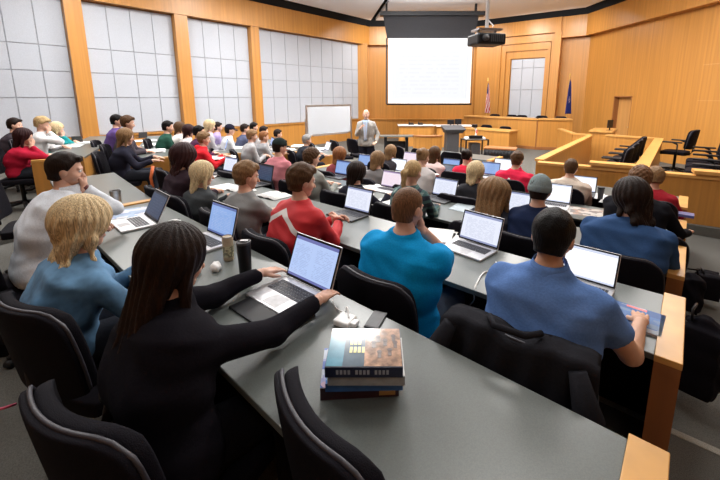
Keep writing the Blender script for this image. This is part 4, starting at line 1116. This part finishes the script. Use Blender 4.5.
lseat('D', 264, 131, 9.1, 'person with short dark hair just right of the third wall post', 'the person right of the third post', (.42, .40, .40), ('short', 'dark'))
lseat('D', 264, 137, 8.1, 'person with orange brown hair in a mid grey sweater leaning on the desk', 'the orange-haired person in grey', (.25, .25, .26), ('short', 'ginger'), arms=('far', 'far'))
lseat('E', 278, 134, 9.6, 'person with dark hair in a slate blue top behind the pink shirt', 'the person in the slate blue top', (.10, .13, .18), ('short', 'dark'))
lseat('E', 307, 140, 8.5, 'grey-haired person in a black coat in front of the whiteboard', 'the grey-haired person in a black coat', (.02, .022, .03), ('short', 'grey'), arms=('far', 'far'))

# the lecturer
Hp = depth(366, 114.5, 9.3)
tweed = mat('tweed', (.30, .285, .265), .95, var=.35, scale=120)
LEC = person('standing bald lecturer in a grey tweed jacket, light shirt and dark trousers', Hp, 0, 188, tweed, ('bald', 'grey'), arms=((-.27, .12, 1.0), 'chest'), lean=.02, standing=True, near=True, chair=False, trousers=(.012, .012, .02), hpitch=-6, hyaw=0, bulk=1.05)
r = LEC['root']; nb = Vector(LEC['nb'])
b = MB(); b.grid(lambda u, v: ((u - .5) * .17 * (1 - .6 * v), .142 - .03 * (1 - v) ** 2, nb.z + .02 - .50 * v), 6, 12, th=(0, -.03, 0)); b.build('shirt_front', cloth((.45, .58, .78)), r, smooth=True)
b = MB(); b.grid(lambda u, v: ((u - .5) * (.03 + .025 * v), .150 - .03 * (1 - v) ** 2, nb.z - .01 - .44 * v), 3, 10, th=(0, -.006, 0)); b.build('tie', cloth((.45, .5, .62)), r)
for s in (-1, 1):
    b = MB(); b.grid(lambda u, v: (s * (.028 + .05 * u * math.sin(min(1, v * 1.4) * 2.6) + .035 * (1 - v)), .146 - .03 * (1 - v), nb.z + .03 - .44 * v), 4, 10, th=(0, .012, 0)); b.build('lapel', tweed, r)
b = MB(); b.lathe([(0, 0), (.02, 0), (.022, .01), (0, .014)], 10, T=LEC['T'] @ Matrix.Translation((0, .098, -.072)) @ Matrix.Scale(1.3, 4, (1, 0, 0))); b.build('moustache', hairm('grey', HAIR['grey']), r)
# tie, watch
r = A3['root']; nb = Vector(A3['nb'])
b = MB(); b.grid(lambda u, v: (nb.x + (u - .5) * (.035 + .02 * v), nb.y + .088 + .05 * v, nb.z - .03 - .22 * v), 3, 8, th=(0, .008, 0)); b.build('tie', cloth((.03, .035, .06)), r)
def ring(info, i, r_, m, name):
    h = Vector(info['HA'][i]); e = Vector(info['EL'][i]); d = (h - e).normalized(); c = h - d * .012
    b = MB(); b.tube([c - d * .012, c + d * .012], r_, 14); b.build(name, m, info['root'], smooth=True)
ring(A3, 1, .031, mat('watch_strap', (.12, .02, .02), .5), 'watch_strap')
ring(B3, 1, .030, M['dkgrey'], 'wrist_band'); ring(B4, 1, .029, M['black'], 'watch')

# empty chairs
chair_at((.04, 1.0, .37), 52, 'empty black chair pushed in beside the textbook stack at the bottom')
for (s_, t, lb, h) in ((2.08, 5.2, 'empty black chair with an orange strap hanging from it', 8),
                       (2.85, 5.05, 'empty black chair at the left end of the third desk', 0), (4.2, .15, 'empty black chair at the right end of the fourth desk', 0), (4.2, 2.1, 'empty black chair between the blonde one in black and the beanie', 0),
                       (7.35, 3.9, 'empty black chair in the front row, left of the red T-shirt', 0), (7.35, 4.7, 'empty black chair in the front row behind the lectern side', 4), (7.35, 5.5, 'empty black chair in the front row next to the small table', -6), (7.35, 6.4, 'empty black chair in the front row beside the lecturer', 0),
                       (4.25, 5.2, 'empty black chair at the wooden left end of the fourth desk', 0)):
    x, y = P1(s_, t)
    rw = 'A' if s_ < 1.1 else 'B' if s_ < 2.45 else 'C' if s_ < 3.8 else 'D'
    chair_at((x, y, FL[rw]), H1 + h, lb)
for (x, y, h, lb) in ((-1.62, 9.85, 62, 'empty black chair under the left part of the whiteboard'), (-1.05, 10.3, 62, 'empty black chair under the middle of the whiteboard'), (-.6, 10.7, 50, 'empty black chair between whiteboard and lecturer'),
                      (-3.0, .95, 40, 'empty black chair at the left edge behind the white dress shirt'), (-3.55, 3.6, 55, 'black chair carrying bags at the left edge')):
    chair_at((x, y, 0 if y > 9 else .37), h, lb)

# ------------------------------------------------------------------ laptops
def make_laptop(colour, w_=.345, d_=.24):
    m = M['silver'] if colour == 'silver' else M['dkgrey']
    r = empty('laptop', (0, 0, 0), 0, 'x', 'laptop', 'open laptops on the desks')
    b = MB(); b.box(-w_ / 2, w_ / 2, -d_, 0, 0, .017); b.build('base', m, r, bevel=.005)
    b = MB()
    for j in range(5):
        n = 14
        for i in range(n):
            x0 = -w_ * .42 + i * w_ * .84 / n
            if j == 0 and 3 <= i <= 9:
                if i == 3: b.box(x0, x0 + w_ * .84 / n * 6.8, -d_ * .56 + .001, -d_ * .56 + .016, .017, .0195)
                continue
            b.box(x0 + .0015, x0 + w_ * .84 / n - .0015, -d_ * .56 + j * .0195 + .001, -d_ * .56 + j * .0195 + .017, .017, .0195)
    b.build('keyboard', M['key'], r)
    b = MB(); b.box(-.05, .05, -d_ + .015, -d_ * .6, .0168, .0178); b.build('trackpad', mat('trackpad', (.5, .5, .52) if colour == 'silver' else (.03, .03, .03), .3), r)
    b = MB(); b.box(-w_ / 2, w_ / 2, 0, .008, .004, d_); lid = b.build('lid', m, r, bevel=.004)
    lid.location = (0, 0, .014); lid.rotation_euler = (R(-18), 0, 0)
    b = MB(); b.box(-w_ / 2 + .003, w_ / 2 - .003, -.0015, .0, .008, d_ - .003); b.build('bezel', M['black'], lid)
    b = MB(); b.box(-w_ / 2 + .013, w_ / 2 - .013, -.003, -.001, .020, d_ - .014); b.build('screen', M['scr_white'], lid)
    return r
LT = {'silver': make_laptop('silver'), 'black': make_laptop('black')}
LT_used = {'silver': False, 'black': False}
def laptop(px, py, z, head, label, colour='silver', scr='scr_white', tilt=18, sc=1.0, pos=None):
    x, y = pos or at(px, py, z)
    r = LT[colour] if not LT_used[colour] else copy_tree(LT[colour]); LT_used[colour] = True
    r.location = (x, y, z + .001); r.rotation_euler = (0, 0, rotz(head)); r['label'] = label; r.scale = (sc, sc, sc)
    lid = [c for c in r.children if c.name.startswith('lid')][0]; lid.rotation_euler = (R(-tilt), 0, 0)
    s = [c for c in lid.children if c.name.startswith('screen')][0]
    s.material_slots[0].link = 'OBJECT'; s.material_slots[0].material = M[scr]
    return r
LAPS = []
def lap(*a, **k): LAPS.append((a, k))
ZA, ZB, ZC, ZD = 1.11, .985, .86, .74
lap(314, 283, ZA, 39, 'silver laptop the black-sweatered typist is using, screen in two columns', scr='scr_two', tilt=22, sc=1.04, pos=(-.39, 1.815))
lap(219, 239, ZA, 38, 'open laptop with a blue page behind the beige drink can', scr='scr_blue', tilt=16)
lap(152, 221, ZA, 43, 'silver laptop in front of the white-shirted one, screen dark blue', scr='scr_dark', tilt=28, pos=(-1.885, 2.90))
lap(477, 246, ZB, 46, 'silver laptop in front of the turquoise T-shirt, white page', scr='scr_white', tilt=18, sc=1.0)
lap(356, 213, ZB, 40, 'dark laptop with a white page in front of the red track top', 'black', 'scr_white', tilt=16)
lap(586, 284, ZB, 42, 'silver laptop with a blank white page in front of the blue polo', scr='scr_plain', tilt=20, sc=.88)
lap(229, 173, ZB, 36, 'laptop with a pale document past the straight blonde hair', 'black', 'scr_white', tilt=16, sc=.95)
lap(264, 183, ZB, 40, 'dark laptop half hidden by the grey T-shirt one', 'black', 'scr_dark', tilt=12)
lap(443, 198, ZC, 42, 'dark laptop with a white web page right of the plaid shirt', 'black', 'scr_white', tilt=18)
lap(512, 214, ZC, 38, 'dark laptop half hidden by the long light brown hair', 'black', 'scr_white', tilt=16)
lap(390, 189, ZC, 38, 'laptop with a pinkish page left of the plaid shirt', 'silver', 'scr_pink', tilt=18)
lap(342, 176, ZC, 38, 'laptop with a blue tinted page in front of the grey hooded sweatshirt', 'black', 'scr_blue', tilt=16)
lap(554, 204, ZC, 34, 'laptop with a white page right of the grey beanie', 'silver', 'scr_plain', tilt=24)
lap(397, 172, ZD, 36, 'laptop with a white screen right of the light brown bob', 'silver', 'scr_plain', tilt=18)
lap(447, 178, ZD, 36, 'closed-looking dark laptop beside the red cup', 'black', 'scr_dark', tilt=30)
lap(489, 176, ZD, 36, 'blue-lit laptop just right of the blonde hair in the black jacket', 'silver', 'scr_blue', tilt=18)
lap(364, 167, ZD, 36, 'laptop with a pale blue screen right below the lecturer', 'silver', 'scr_blue', tilt=16)
lap(409, 164, ZD, 40, 'laptop with a lavender screen behind the white one', 'silver', 'scr_pink', tilt=16)
lap(450, 172, ZD, 36, 'laptop with a pale blue page right of the pink sweater', 'black', 'scr_blue', tilt=16)
lap(582, 193, ZD, 34, 'laptop with a white page right of the beige shirt', 'black', 'scr_plain', tilt=20)
lap(502, 172, ZD, 36, 'laptop with a white page left of the bright red polo', 'black', 'scr_plain', tilt=16)
lap(225, 150, .97, 62, 'small laptop on the desk beyond the red hooded sweatshirt', 'silver', 'scr_blue', tilt=16)
lap(271, 147, .85, 62, 'laptop with a bright blue screen next to the orange-haired one', 'black', 'scr_blue', tilt=16)
lap(326, 151, .74, 62, 'white-lit laptop under the whiteboard', 'silver', 'scr_plain', tilt=22)
lap(78, 143, 1.19, 165, 'black laptop standing open on the leftmost papered desk', 'black', 'scr_dark', tilt=10, sc=.55)
lap(143, 138, 1.09, 120, 'small dark laptop with a violet screen at the far end of the papered desk', 'black', 'scr_pink', tilt=10, sc=.6)
for a, k in LAPS: laptop(*a, **k)

# ------------------------------------------------------------------ things on the desks
def book(x, y, z, rz, w_, d_, t, label, cov, spine, extra=None):
    r = empty('book', (x, y, z), rz, label, 'book', 'stack of textbooks')
    b = MB(); b.box(-w_ / 2 + .004, w_ / 2 - .004, -d_ / 2 + .003, d_ / 2 - .004, .003, t - .003); b.build('pages', M['paper'], r)
    b = MB(); b.box(-w_ / 2, w_ / 2, -d_ / 2, d_ / 2, 0, .003); b.box(-w_ / 2, w_ / 2, -d_ / 2 - .002, -d_ / 2 + .002, 0, t); b.build('spine', spine, r)
    b = MB(); b.box(-w_ / 2, w_ / 2, -d_ / 2, d_ / 2, t - .003, t); b.build('front_cover', cov, r)
    if extra: extra(r, w_, d_, t)
    return r
def ex_top(r, w_, d_, t):
    yel = mat('cover_yellow', (.55, .50, .12), .2); dk = mat('cover_figures', (.10, .06, .05), .2)
    b = MB(); b.box(-w_ / 2 + .002, -.07, -d_ / 2 + .002, d_ / 2 - .002, t, t + .0006); b.build('cover_blue_band', mat('cover_teal', (.06, .22, .32), .15), r)
    b = MB(); b.box(.0, w_ / 2 - .002, -d_ / 2 + .002, d_ / 2 - .002, t, t + .0006); b.build('cover_photograph', mat('cover_tan', (.36, .22, .15), .12, var=.5, scale=40), r)
    b = MB()
    for j in range(2):
        for i in range(3 + j): b.box(-.052 + i * .014, -.042 + i * .014, .005 - j * .04, .035 - j * .04, t + .0006, t + .0012)
    b.build('cover_lettering', yel, r)
    b = MB()
    for i, (x, y) in enumerate(((.03, .02), (.05, -.03), (.07, .03), (.085, -.02), (.105, .02), (.045, .05), (.1, .055))):
        b.lathe([(.0, t + .0006), (.009, t + .0006), (.009, t + .0012), (0, t + .0012)], 8, T=Matrix.Translation((x, y, 0))); b.box(x - .006, x + .006, y - .03, y - .004, t + .0006, t + .0012)
    b.build('cover_figures', dk, r)
    b = MB()
    for i in range(14):
        if i in (4, 9): continue
        b.box(-.09 + i * .0125, -.082 + i * .0125, -d_ / 2 - .003, -d_ / 2 - .0015, t * .3, t * .7)
    b.build('spine_lettering', mat('spine_text', (.35, .40, .5), .4), r)
z = ZA
book(-.075, 1.185, z, R(4), .265, .20, .046, 'maroon-spined textbook at the bottom of the stack', cover('cover_violet', [(.30, .32, .55), (.10, .16, .45), (.5, .35, .45), (.45, .5, .6)]), mat('spine_maroon', (.045, .012, .02), .35),
     lambda r, w_, d_, t: MB().box(.065, .12, -d_ / 2 - .003, -d_ / 2 - .001, .008, .036).build('spine_sticker', mat('used_sticker', (.5, .33, .12), .5), r)); z += .046
book(-.055, 1.165, z, R(1.5), .255, .20, .03, 'bright blue covered textbook second from the bottom of the stack', cover('cover_blue', [(.04, .15, .45), (.05, .2, .55), (.3, .45, .6), (.02, .08, .3)], 7, 4), mat('spine_blue', (.03, .12, .38), .3)); z += .03
book(-.045, 1.152, z, 0, .252, .195, .034, 'grey-spined textbook just under the top one', M['paper'], mat('spine_grey', (.30, .33, .36), .45)); z += .034
book(-.052, 1.150, z, 0, .252, .20, .038, 'top textbook of the stack with a glossy teal and tan cover', mat('cover_dark', (.07, .11, .15), .12), mat('spine_navy', (.012, .018, .06), .35), ex_top)
x, y = at(630, 317, ZB)
book(x, y, ZB, rotz(42), .28, .23, .012, 'glossy blue and white course catalogue under the polo arm', cover('cover_mag', [(.035, .10, .30), (.05, .14, .36), (.28, .32, .38), (.03, .09, .27), (.12, .2, .34)], 3, 6, .5), mat('spine_white', (.5, .5, .55), .5),
     lambda r, w_, d_, t: MB().box(-.03, .06, .085, .105, t, t + .001).build('red_heading', mat('heading_red', (.6, .03, .03), .3), r))
x, y = at(676, 213, ZD + .012)
book(x, y - .1, ZD + .013, rotz(40), .2, .14, .03, 'small blue book on the wooden end of the fourth desk', mat('cover_indigo', (.10, .14, .35), .3), mat('spine_indigo', (.08, .1, .3), .4))

def lathe_obj(name, x, y, z, prof, m, label, cat, group=None, extra=None):
    r = empty(name, (x, y, z), 0, label, cat, group)
    for pn, pr, mm in prof: b = MB(); b.lathe(pr, 24); b.build(pn, mm, r, angle=40)
    return r
x, y = at(246, 277, ZA)
r = lathe_obj('tumbler', x, y, ZA, [('cup', [(0, 0), (.031, 0), (.033, .01), (.038, .19), (.038, .2), (0, .2)], M['black']), ('lid', [(.036, .2), (.0395, .201), (.0395, .214), (.034, .217), (.031, .209), (0, .208)], M['dkgrey'])], 0, 'tall black travel tumbler right of the beige can', 'tumbler')
b = MB(); b.box(-.022, .022, .0, .022, .209, .216); b.build('drinking_hole', M['metal'], r)
x, y = at(229, 260, ZA)
def canlabel(c1, c2, c3): return [('can', [(0, 0), (.026, 0), (.0325, .01), (.0325, .142), (.027, .155), (.0, .155)], c1), ('label_band', [(.0328, .03), (.0329, .031), (.0329, .10), (.0328, .101)], c2), ('rim', [(.0275, .150), (.029, .156), (.027, .159), (.025, .153), (0, .152)], c3)]
lathe_obj('drink_can', x, y, ZA, canlabel(mat('can_beige', (.40, .32, .22), .35), mat('can_sage', (.32, .31, .20), .4, var=.5, scale=50, lo=.45, hi=.5), M['metal']), 0, 'beige and olive drink can left of the black tumbler', 'can')
x, y = at(526, 222, ZB)
x, y = at(525, 230, ZC)
lathe_obj('drink_can', x, y, ZC, canlabel(mat('can_blue', (.05, .06, .25), .3), mat('can_red', (.4, .06, .12), .35, var=.3, scale=30), M['metal']), 0, 'blue and red energy drink can left of the black-haired polo wearer', 'can')
x, y = at(117, 206, ZA)
r = lathe_obj('steel_tumbler', x, y, ZA, [('cup', [(0, 0), (.036, 0), (.040, .02), (.045, .15), (.042, .15), (.036, .02), (0, .02)], M['metal'])], 0, 'brushed steel tumbler on the far section beside the wooden strip', 'tumbler')
x, y = at(436, 182, ZD)
lathe_obj('paper_cup', x, y, ZD, [('cup', [(0, 0), (.028, 0), (.042, .12), (.039, .12), (.027, .01), (0, .01)], mat('cup_red', (.45, .02, .03), .5)), ('lid', [(.043, .12), (.044, .13), (.036, .136), (0, .136)], M['white'])], 0, 'red paper cup between the white page laptop and the dark one', 'cup')
x, y = at(507, 205, ZD); 
lathe_obj('water_bottle', *at(508, 193, ZD), ZD, [('bottle', [(0, 0), (.03, 0), (.033, .02), (.033, .14), (.014, .18), (.013, .2), (0, .2)], mat('clear_plastic', (.6, .65, .68), .15)), ('bottle_cap', [(.015, .2), (.016, .22), (0, .222)], M['white'])], 0, 'clear water bottle below the bright red polo', 'bottle')
lathe_obj('coffee_cup', *at(600, 199, ZD), ZD, [('cup', [(0, 0), (.03, 0), (.042, .15), (.0, .15)], M['dkgrey']), ('lid', [(.044, .15), (.045, .165), (.0, .17)], M['black'])], 0, 'tall dark coffee cup right of the beige shirt one', 'cup')
lathe_obj('drinking_glass', *at(671, 207, ZD), ZD, [('glass', [(0, 0), (.03, 0), (.036, .11), (.033, .11), (.028, .01), (0, .01)], mat('glass_grey', (.35, .36, .3), .2)), ('lid', [(.037, .11), (.037, .125), (0, .127)], M['black'])], 0, 'small jar with a dark lid beside the dark red jacket', 'jar')

def sheet(px, py, z, rz, w_, d_, label, m=None, name='paper_sheet', cat='paper', n=1, g='papers on the desks'):
    x, y = at(px, py, z)
    b = MB()
    rr = random.Random(int(px * 13 + py))
    for i in range(n):
        T = Matrix.Rotation(rr.uniform(-.25, .25) if i else 0, 4, 'Z') @ Matrix.Translation((rr.uniform(-.03, .03) * (i > 0), rr.uniform(-.03, .03) * (i > 0), 0))
        b.box(-w_ / 2, w_ / 2, -d_ / 2, d_ / 2, i * .0025, i * .0025 + .002, T=T)
    o = b.build(name, m or M['paper']); o.location = (x, y, z + .001); o.rotation_euler = (0, 0, rz)
    return tag(o, label, cat, g)
def openbook(px, py, z, rz, label, w_=.36, d_=.25):
    x, y = at(px, py, z)
    r = empty('open_book', (x, y, z + .001), rz, label, 'book', 'open books on the desks')
    for s in (-1, 1):
        b = MB(); b.grid(lambda u, v: (s * u * w_ / 2, (v - .5) * d_, .006 + .018 * math.sin(math.pi * min(1, u * 1.1 + .05)) * (1 - u * .5)), 10, 2, th=(0, 0, -.005)); b.build('page_block', M['paper'], r, smooth=True)
        b = MB()
        for j in range(12): b.grid(lambda u, v: (s * (.02 + u * (w_ / 2 - .04)), -d_ / 2 + .02 + j * d_ * .072 + v * .006, .0075 + .018 * math.sin(math.pi * min(1, (.11 + u * .78) * 1.1 + .05)) * (1 - (.11 + u * .78) * .5)), 6, 1)
        b.build('printed_lines', mat('print_grey', (.45, .45, .46), .8), r)
    b = MB(); b.box(-w_ / 2 - .004, w_ / 2 + .004, -d_ / 2 - .004, d_ / 2 + .004, 0, .002); b.build('cover', M['dkgrey'], r)
h1 = rotz(H1)
sheet(130, 213, ZA, rotz(60), .30, .36, 'blue and white printed sheets at the wooden strip under the dark blue laptop screen', cover('sheet_print', [(.6, .62, .68), (.35, .45, .6), (.65, .66, .7), (.3, .38, .55)], 5, 5), n=3)
sheet(118, 221, ZA, rotz(30), .22, .29, 'white sheet under the blonde arm at the dark blue laptop screen')
sheet(440, 236, ZB, h1 + .2, .22, .30, 'white sheet under the hand of the turquoise T-shirt wearer', n=2)
sheet(445, 240, ZB, h1 - .5, .22, .30, 'second white sheet between the turquoise sleeve and the laptop')
sheet(222, 188, ZB, h1, .28, .32, 'loose white sheets left of the open book near the grey T-shirt', n=4)
sheet(205, 178, ZB, h1 + .6, .22, .3, 'white sheets in front of the dark auburn curls', n=3)
openbook(273, 196, ZB, h1 + .1, 'open book beside the grey T-shirt arm')
openbook(241, 190, ZB, h1 - .1, 'large open book between the blonde hair and the grey T-shirt')
sheet(362, 196, ZC, h1 + .3, .22, .30, 'white sheet held beside the dark-haired one in black', n=2)
sheet(371, 187, ZC, h1 - .3, .22, .30, 'white sheet standing out behind the dark-haired one in black', n=2)
sheet(384, 203, ZC, h1, .24, .3, 'white sheets in front of the pinkish laptop', n=2)
sheet(462, 208, ZC, h1, .21, .28, 'pale blue-grey sheets right of the white web page laptop', mat('sheet_blue', (.36, .42, .46), .7), n=2)
sheet(530, 238, ZC, h1, .22, .3, 'white sheet beside the blue and red can')
sheet(585, 212, ZC, h1 + .15, .40, .30, 'newspaper spread in front of the navy blue sweatshirt', cover('newsprint', [(.5, .5, .48), (.25, .25, .26), (.55, .55, .53), (.4, .3, .26)], 8, 8), 'newspaper', 'newspaper', 3)
openbook(618, 203, ZD, h1, 'open book between the beige shirt and the glasses wearer', .4, .26)
sheet(596, 196, ZD, h1 - .2, .22, .3, 'white sheets in front of the dark coffee cup', n=3)
sheet(350, 187, ZC, h1, .22, .3, 'white sheet at the elbow of the grey hooded sweatshirt', n=2)
sheet(460, 186, ZD, h1, .22, .3, 'white sheets left of the black jacket', n=2)
for px, py, z, n_, lb in ((66, 147, 1.19, 5, 'white papers heaped on the leftmost desk, nearest heap'), (84, 143, 1.19, 4, 'white papers by the black laptop on the leftmost desk'), (150, 152, 1.09, 9, 'thick pile of papers on the near end of the wooden-ended left desk'),
                          (157, 145, 1.09, 6, 'paper pile in the middle of the wooden-ended left desk'), (145, 141, 1.09, 3, 'white papers in front of the brown-haired one in the left block'), (222, 158, .97, 4, 'papers under the red sleeves'), (240, 148, .97, 3, 'papers behind the red hooded one, before the white-shirted one'),
                          (285, 150, .85, 3, 'papers in front of the orange-haired one'), (300, 146, .74, 3, 'papers by the grey-haired one in black'), (318, 149, .74, 2, 'papers left of the white-lit laptop')):
    sheet(px, py, z, rotz(H2) + random.uniform(-.4, .4), .36, .44, lb, n=n_ + 3)
# phones, mice, adapters
def phone(px, py, z, rz, label, m='black'):
    x, y = at(px, py, z); r = empty('mobile_phone', (x, y, z + .001), rz, label, 'phone')
    b = MB(); b.box(-.034, .034, -.068, .068, 0, .008); b.build('body', M[m], r, bevel=.004); b = MB(); b.box(-.030, .030, -.058, .058, .008, .0088); b.build('display', M['dkgrey'], r)
phone(221, 288, ZA, rotz(60), 'phone with a dark face at the typist\'s sleeve')
phone(376, 321, ZA, rotz(20), 'black phone lying between adapter and desk edge')
phone(652, 203, ZD, rotz(40), 'white phone under the glasses wearer\'s face', 'white')
x, y = at(174, 224, ZA)
V, F = nets(lambda q: ell(q, (0, 0, .012), (.032, .055, .026)), (-.05, -.07, -.02), (.05, .07, .06), .006); V[:, 2] = np.maximum(V[:, 2], 0)
r = empty('computer_mouse', (x, y, ZA), rotz(50), 'white computer mouse behind the long dark hair', 'mouse'); link_np('shell', V, F, [M['white']], r)
b = MB(); b.tube([(0, .03, .034), (0, .045, .03)], .004, 6); b.build('wheel', M['dkgrey'], r)
x, y = at(345, 323, ZA)
r = empty('power_adapter', (x, y, ZA), R(-28), 'white square power adapter behind the textbook stack', 'adapter')
b = MB(); b.box(-.04, .04, -.04, .04, 0, .028); b.build('block', M['white'], r, bevel=.007)
b = MB(); b.box(.035, .065, -.02, .02, .004, .024); b.build('plug', M['white'], r, bevel=.004)
x, y = at(216, 270, ZA)
r = empty('earphone_case', (x, y, ZA), R(20), 'small white crumpled pouch left of the beige can', 'pouch')
V, F = nets(lambda q: ell(q, (0, 0, .02), (.03, .045, .028)) - .004 * np.sin(q[:, 0] * 130) * np.sin(q[:, 1] * 120), (-.05, -.07, -.02), (.05, .07, .06), .005); link_np('pouch', V, F, [M['white']], r)
def cable(pts, label, r_=.0035, m='white'):
    vs_ = [Vector(p) for p in pts]; out = []
    for i in range(len(vs_) - 1):
        p0 = vs_[max(i - 1, 0)]; p1 = vs_[i]; p2 = vs_[i + 1]; p3 = vs_[min(i + 2, len(vs_) - 1)]
        for k in range(8):
            t = k / 8; out.append(.5 * ((2 * p1) + (-p0 + p2) * t + (2 * p0 - 5 * p1 + 4 * p2 - p3) * t * t + (-p0 + 3 * p1 - 3 * p2 + p3) * t ** 3))
    out.append(vs_[-1])
    b = MB(); b.tube(out, r_, 6); o = b.build('power_cable', M[m], smooth=True); tag(o, label, 'cable')
def a3(px, py, z): x, y = at(px, py, z); return (x, y, z)
cable([a3(332, 300, ZA + .01), a3(337, 309, ZA + .005), a3(345, 312, ZA + .02), a3(347, 307, ZA + .05), a3(349, 318, ZA + .03)], 'white cable looping from the typist\'s laptop to the adapter')
cable([a3(496, 262, ZB + .006), a3(500, 272, ZB + .005), a3(485, 272, ZB + .005), a3(477, 283, ZB + .004), a3(474, 292, ZB - .02), a3(474, 300, ZB - .15), a3(470, 305, ZB - .3)], 'white cable curling off the desk edge beside the blue polo shoulder', .005)
x, y = at(263, 319, ZA)
b = MB(); b.box(-.19, .19, -.12, .10, 0, .012); o = b.build('laptop_sleeve', M['black'], bevel=.005); o.location = (x + .03, y + .06, ZA + .0005); o.rotation_euler = (0, 0, rotz(39)); tag(o, 'flat black laptop sleeve under the typist\'s laptop', 'sleeve')

# ------------------------------------------------------------------ bags and coats
def bag(x, y, z, rz, sz, label, tan=False, lying=False, name='backpack'):
    r = empty(name, (x, y, z), rz, label, 'bag', 'black bags on the floor')
    a, b_, h = sz
    def f(q):
        d = ell(q, (0, 0, h * .45), (a / 2, b_ / 2, h * .55)); d = smax(d, -(q[:, 2] - .0), .01)
        d2 = np.maximum(np.maximum(np.abs(q[:, 0]) - a * .42, np.abs(q[:, 1]) - b_ * .38), np.abs(q[:, 2] - h * .42) - h * .42) - .02
        d = smin(d, d2, .04); d = smin(d, ell(q, (0, -b_ * .45, h * .3), (a * .36, b_ * .25, h * .26)), .02)
        return d - .008 * np.sin(q[:, 2] * 40 + 5 * np.sin(q[:, 0] * 15)) * np.sin(q[:, 0] * 30)
    V, F = nets(f, (-a * .7, -b_ * .95, -.03), (a * .7, b_ * .8, h * 1.15), .014)
    link_np('body', V, F, [M['chair']], r)
    q = MB(); q.tube([(-.05, b_ * .3, h * .92), (-.05, b_ * .32, h * 1.06), (.05, b_ * .32, h * 1.06), (.05, b_ * .3, h * .92)], .009, 6); q.build('handle', M['black'], r, smooth=True)
    for s in (-1, 1):
        q = MB(); q.tube([(s * a * .25, b_ * .42, h * .88), (s * a * .33, b_ * .62, h * .6), (s * a * .3, b_ * .45, h * .15)], .014, 6); q.build('strap', M['black'], r, smooth=True)
    q = MB(); q.tube([(-a * .4, -b_ * .2, h * .5), (-a * .3, -b_ * .25, h * .86), (a * .3, -b_ * .25, h * .86), (a * .4, -b_ * .2, h * .5)], .004, 5); q.build('zip', M['metal'], r)
    if tan: q = MB(); q.box(-.08, .05, -b_ * .85, -b_ * .66, h * .12, h * .45); q.build('side_pocket', mat('tan_leather', (.35, .2, .12), .6), r, bevel=.01)
    return r
bag(*at(694, 388, .245), .245, R(40), (.17, .20, .52), 'tall black backpack leaning beside the second desk end', name='backpack')
bag(*at(688, 306, .12), .12, R(-20), (.15, .16, .34), 'black bag standing behind the tall backpack at the third desk end')
bag(*at(706, 294, .12), .12, R(60), (.20, .18, .24), 'low black bag with a tan pocket in the aisle', tan=True)
bag(*at(106, 178, .45), .45, R(40), (.5, .4, .26), 'heap of black bags in the left aisle beyond the steel tumbler')
bag(-2.5, 2.45, .37, R(30), (.45, .35, .55), 'black backpack behind the white dress shirt at the left edge')
bag(-1.75, .75, .37, R(20), (.36, .26, .42), 'dark bag with a pink cord on the floor at the lower left')
b = MB(); b.tube([a3(-12, 412, .72), a3(4, 408, .72), a3(16, 404, .70)], .006, 6); o = b.build('bag_cord', mat('pink_cord', (.6, .08, .16), .6), smooth=True); tag(o, 'pink cord at the lower left edge beside the chair', 'cord')
# coat hung over the polo wearer's chair
cx = B1['base']; r = empty('coat', (cx.x, cx.y, cx.z), rotz(H1 - 4), 'black coat draped over the chair back behind the blue polo', 'coat')
def coat(u, v):
    x = (u - .5) * (.60 + .06 * v) - .05; e = .045
    a = v * 1.0
    z = .965 - .05 * abs(2 * u - 1) ** 2 + .02 * math.sin(u * 9) - (0 if v < .12 else (v - .12) * .62)
    y = -.31 + .035 * (2 * u - 1) ** 2 - (.02 + .05 * v) + (.09 * (1 - v / .12) if v < .12 else 0) + .012 * math.sin(u * 34 + v * 6) * (.3 + v)
    return (x, y, z + .006 * math.sin(u * 21))
b = MB(); b.grid(coat, 40, 24, th=(0, -.018, 0)); b.build('coat_back', cloth((.014, .014, .018)), r, smooth=True)
for s in (-1, 1):
    b = MB(); b.tube([(s * .24 - .05, -.35, .93), (s * .29 - .05, -.385, .80), (s * .28 - .05, -.38, .60), (s * .26 - .05, -.36, .44)], [.03, .05, .05, .04], 12); b.build('sleeve', cloth((.014, .014, .018)), r, smooth=True)
b = MB(); b.tube([(-.15, -.27, .975), (-.11, -.34, .985), (.01, -.345, .99), (.05, -.27, .975)], .013, 10); b.build('collar', cloth((.014, .014, .018)), r, smooth=True)
# orange strap on the empty chair
x, y = P1(2.08 - .37, 5.22)
b = MB(); b.tube([(x, y, .245 + 1.0), (x - .02, y - .04, .245 + .85), (x + .01, y - .05, .245 + .6), (x - .02, y - .04, .245 + .5)], .018, 8); o = b.build('lanyard', mat('orange_strap', (.75, .16, .04), .6), smooth=True); tag(o, 'bright orange strap hanging down the back of an empty chair', 'strap')
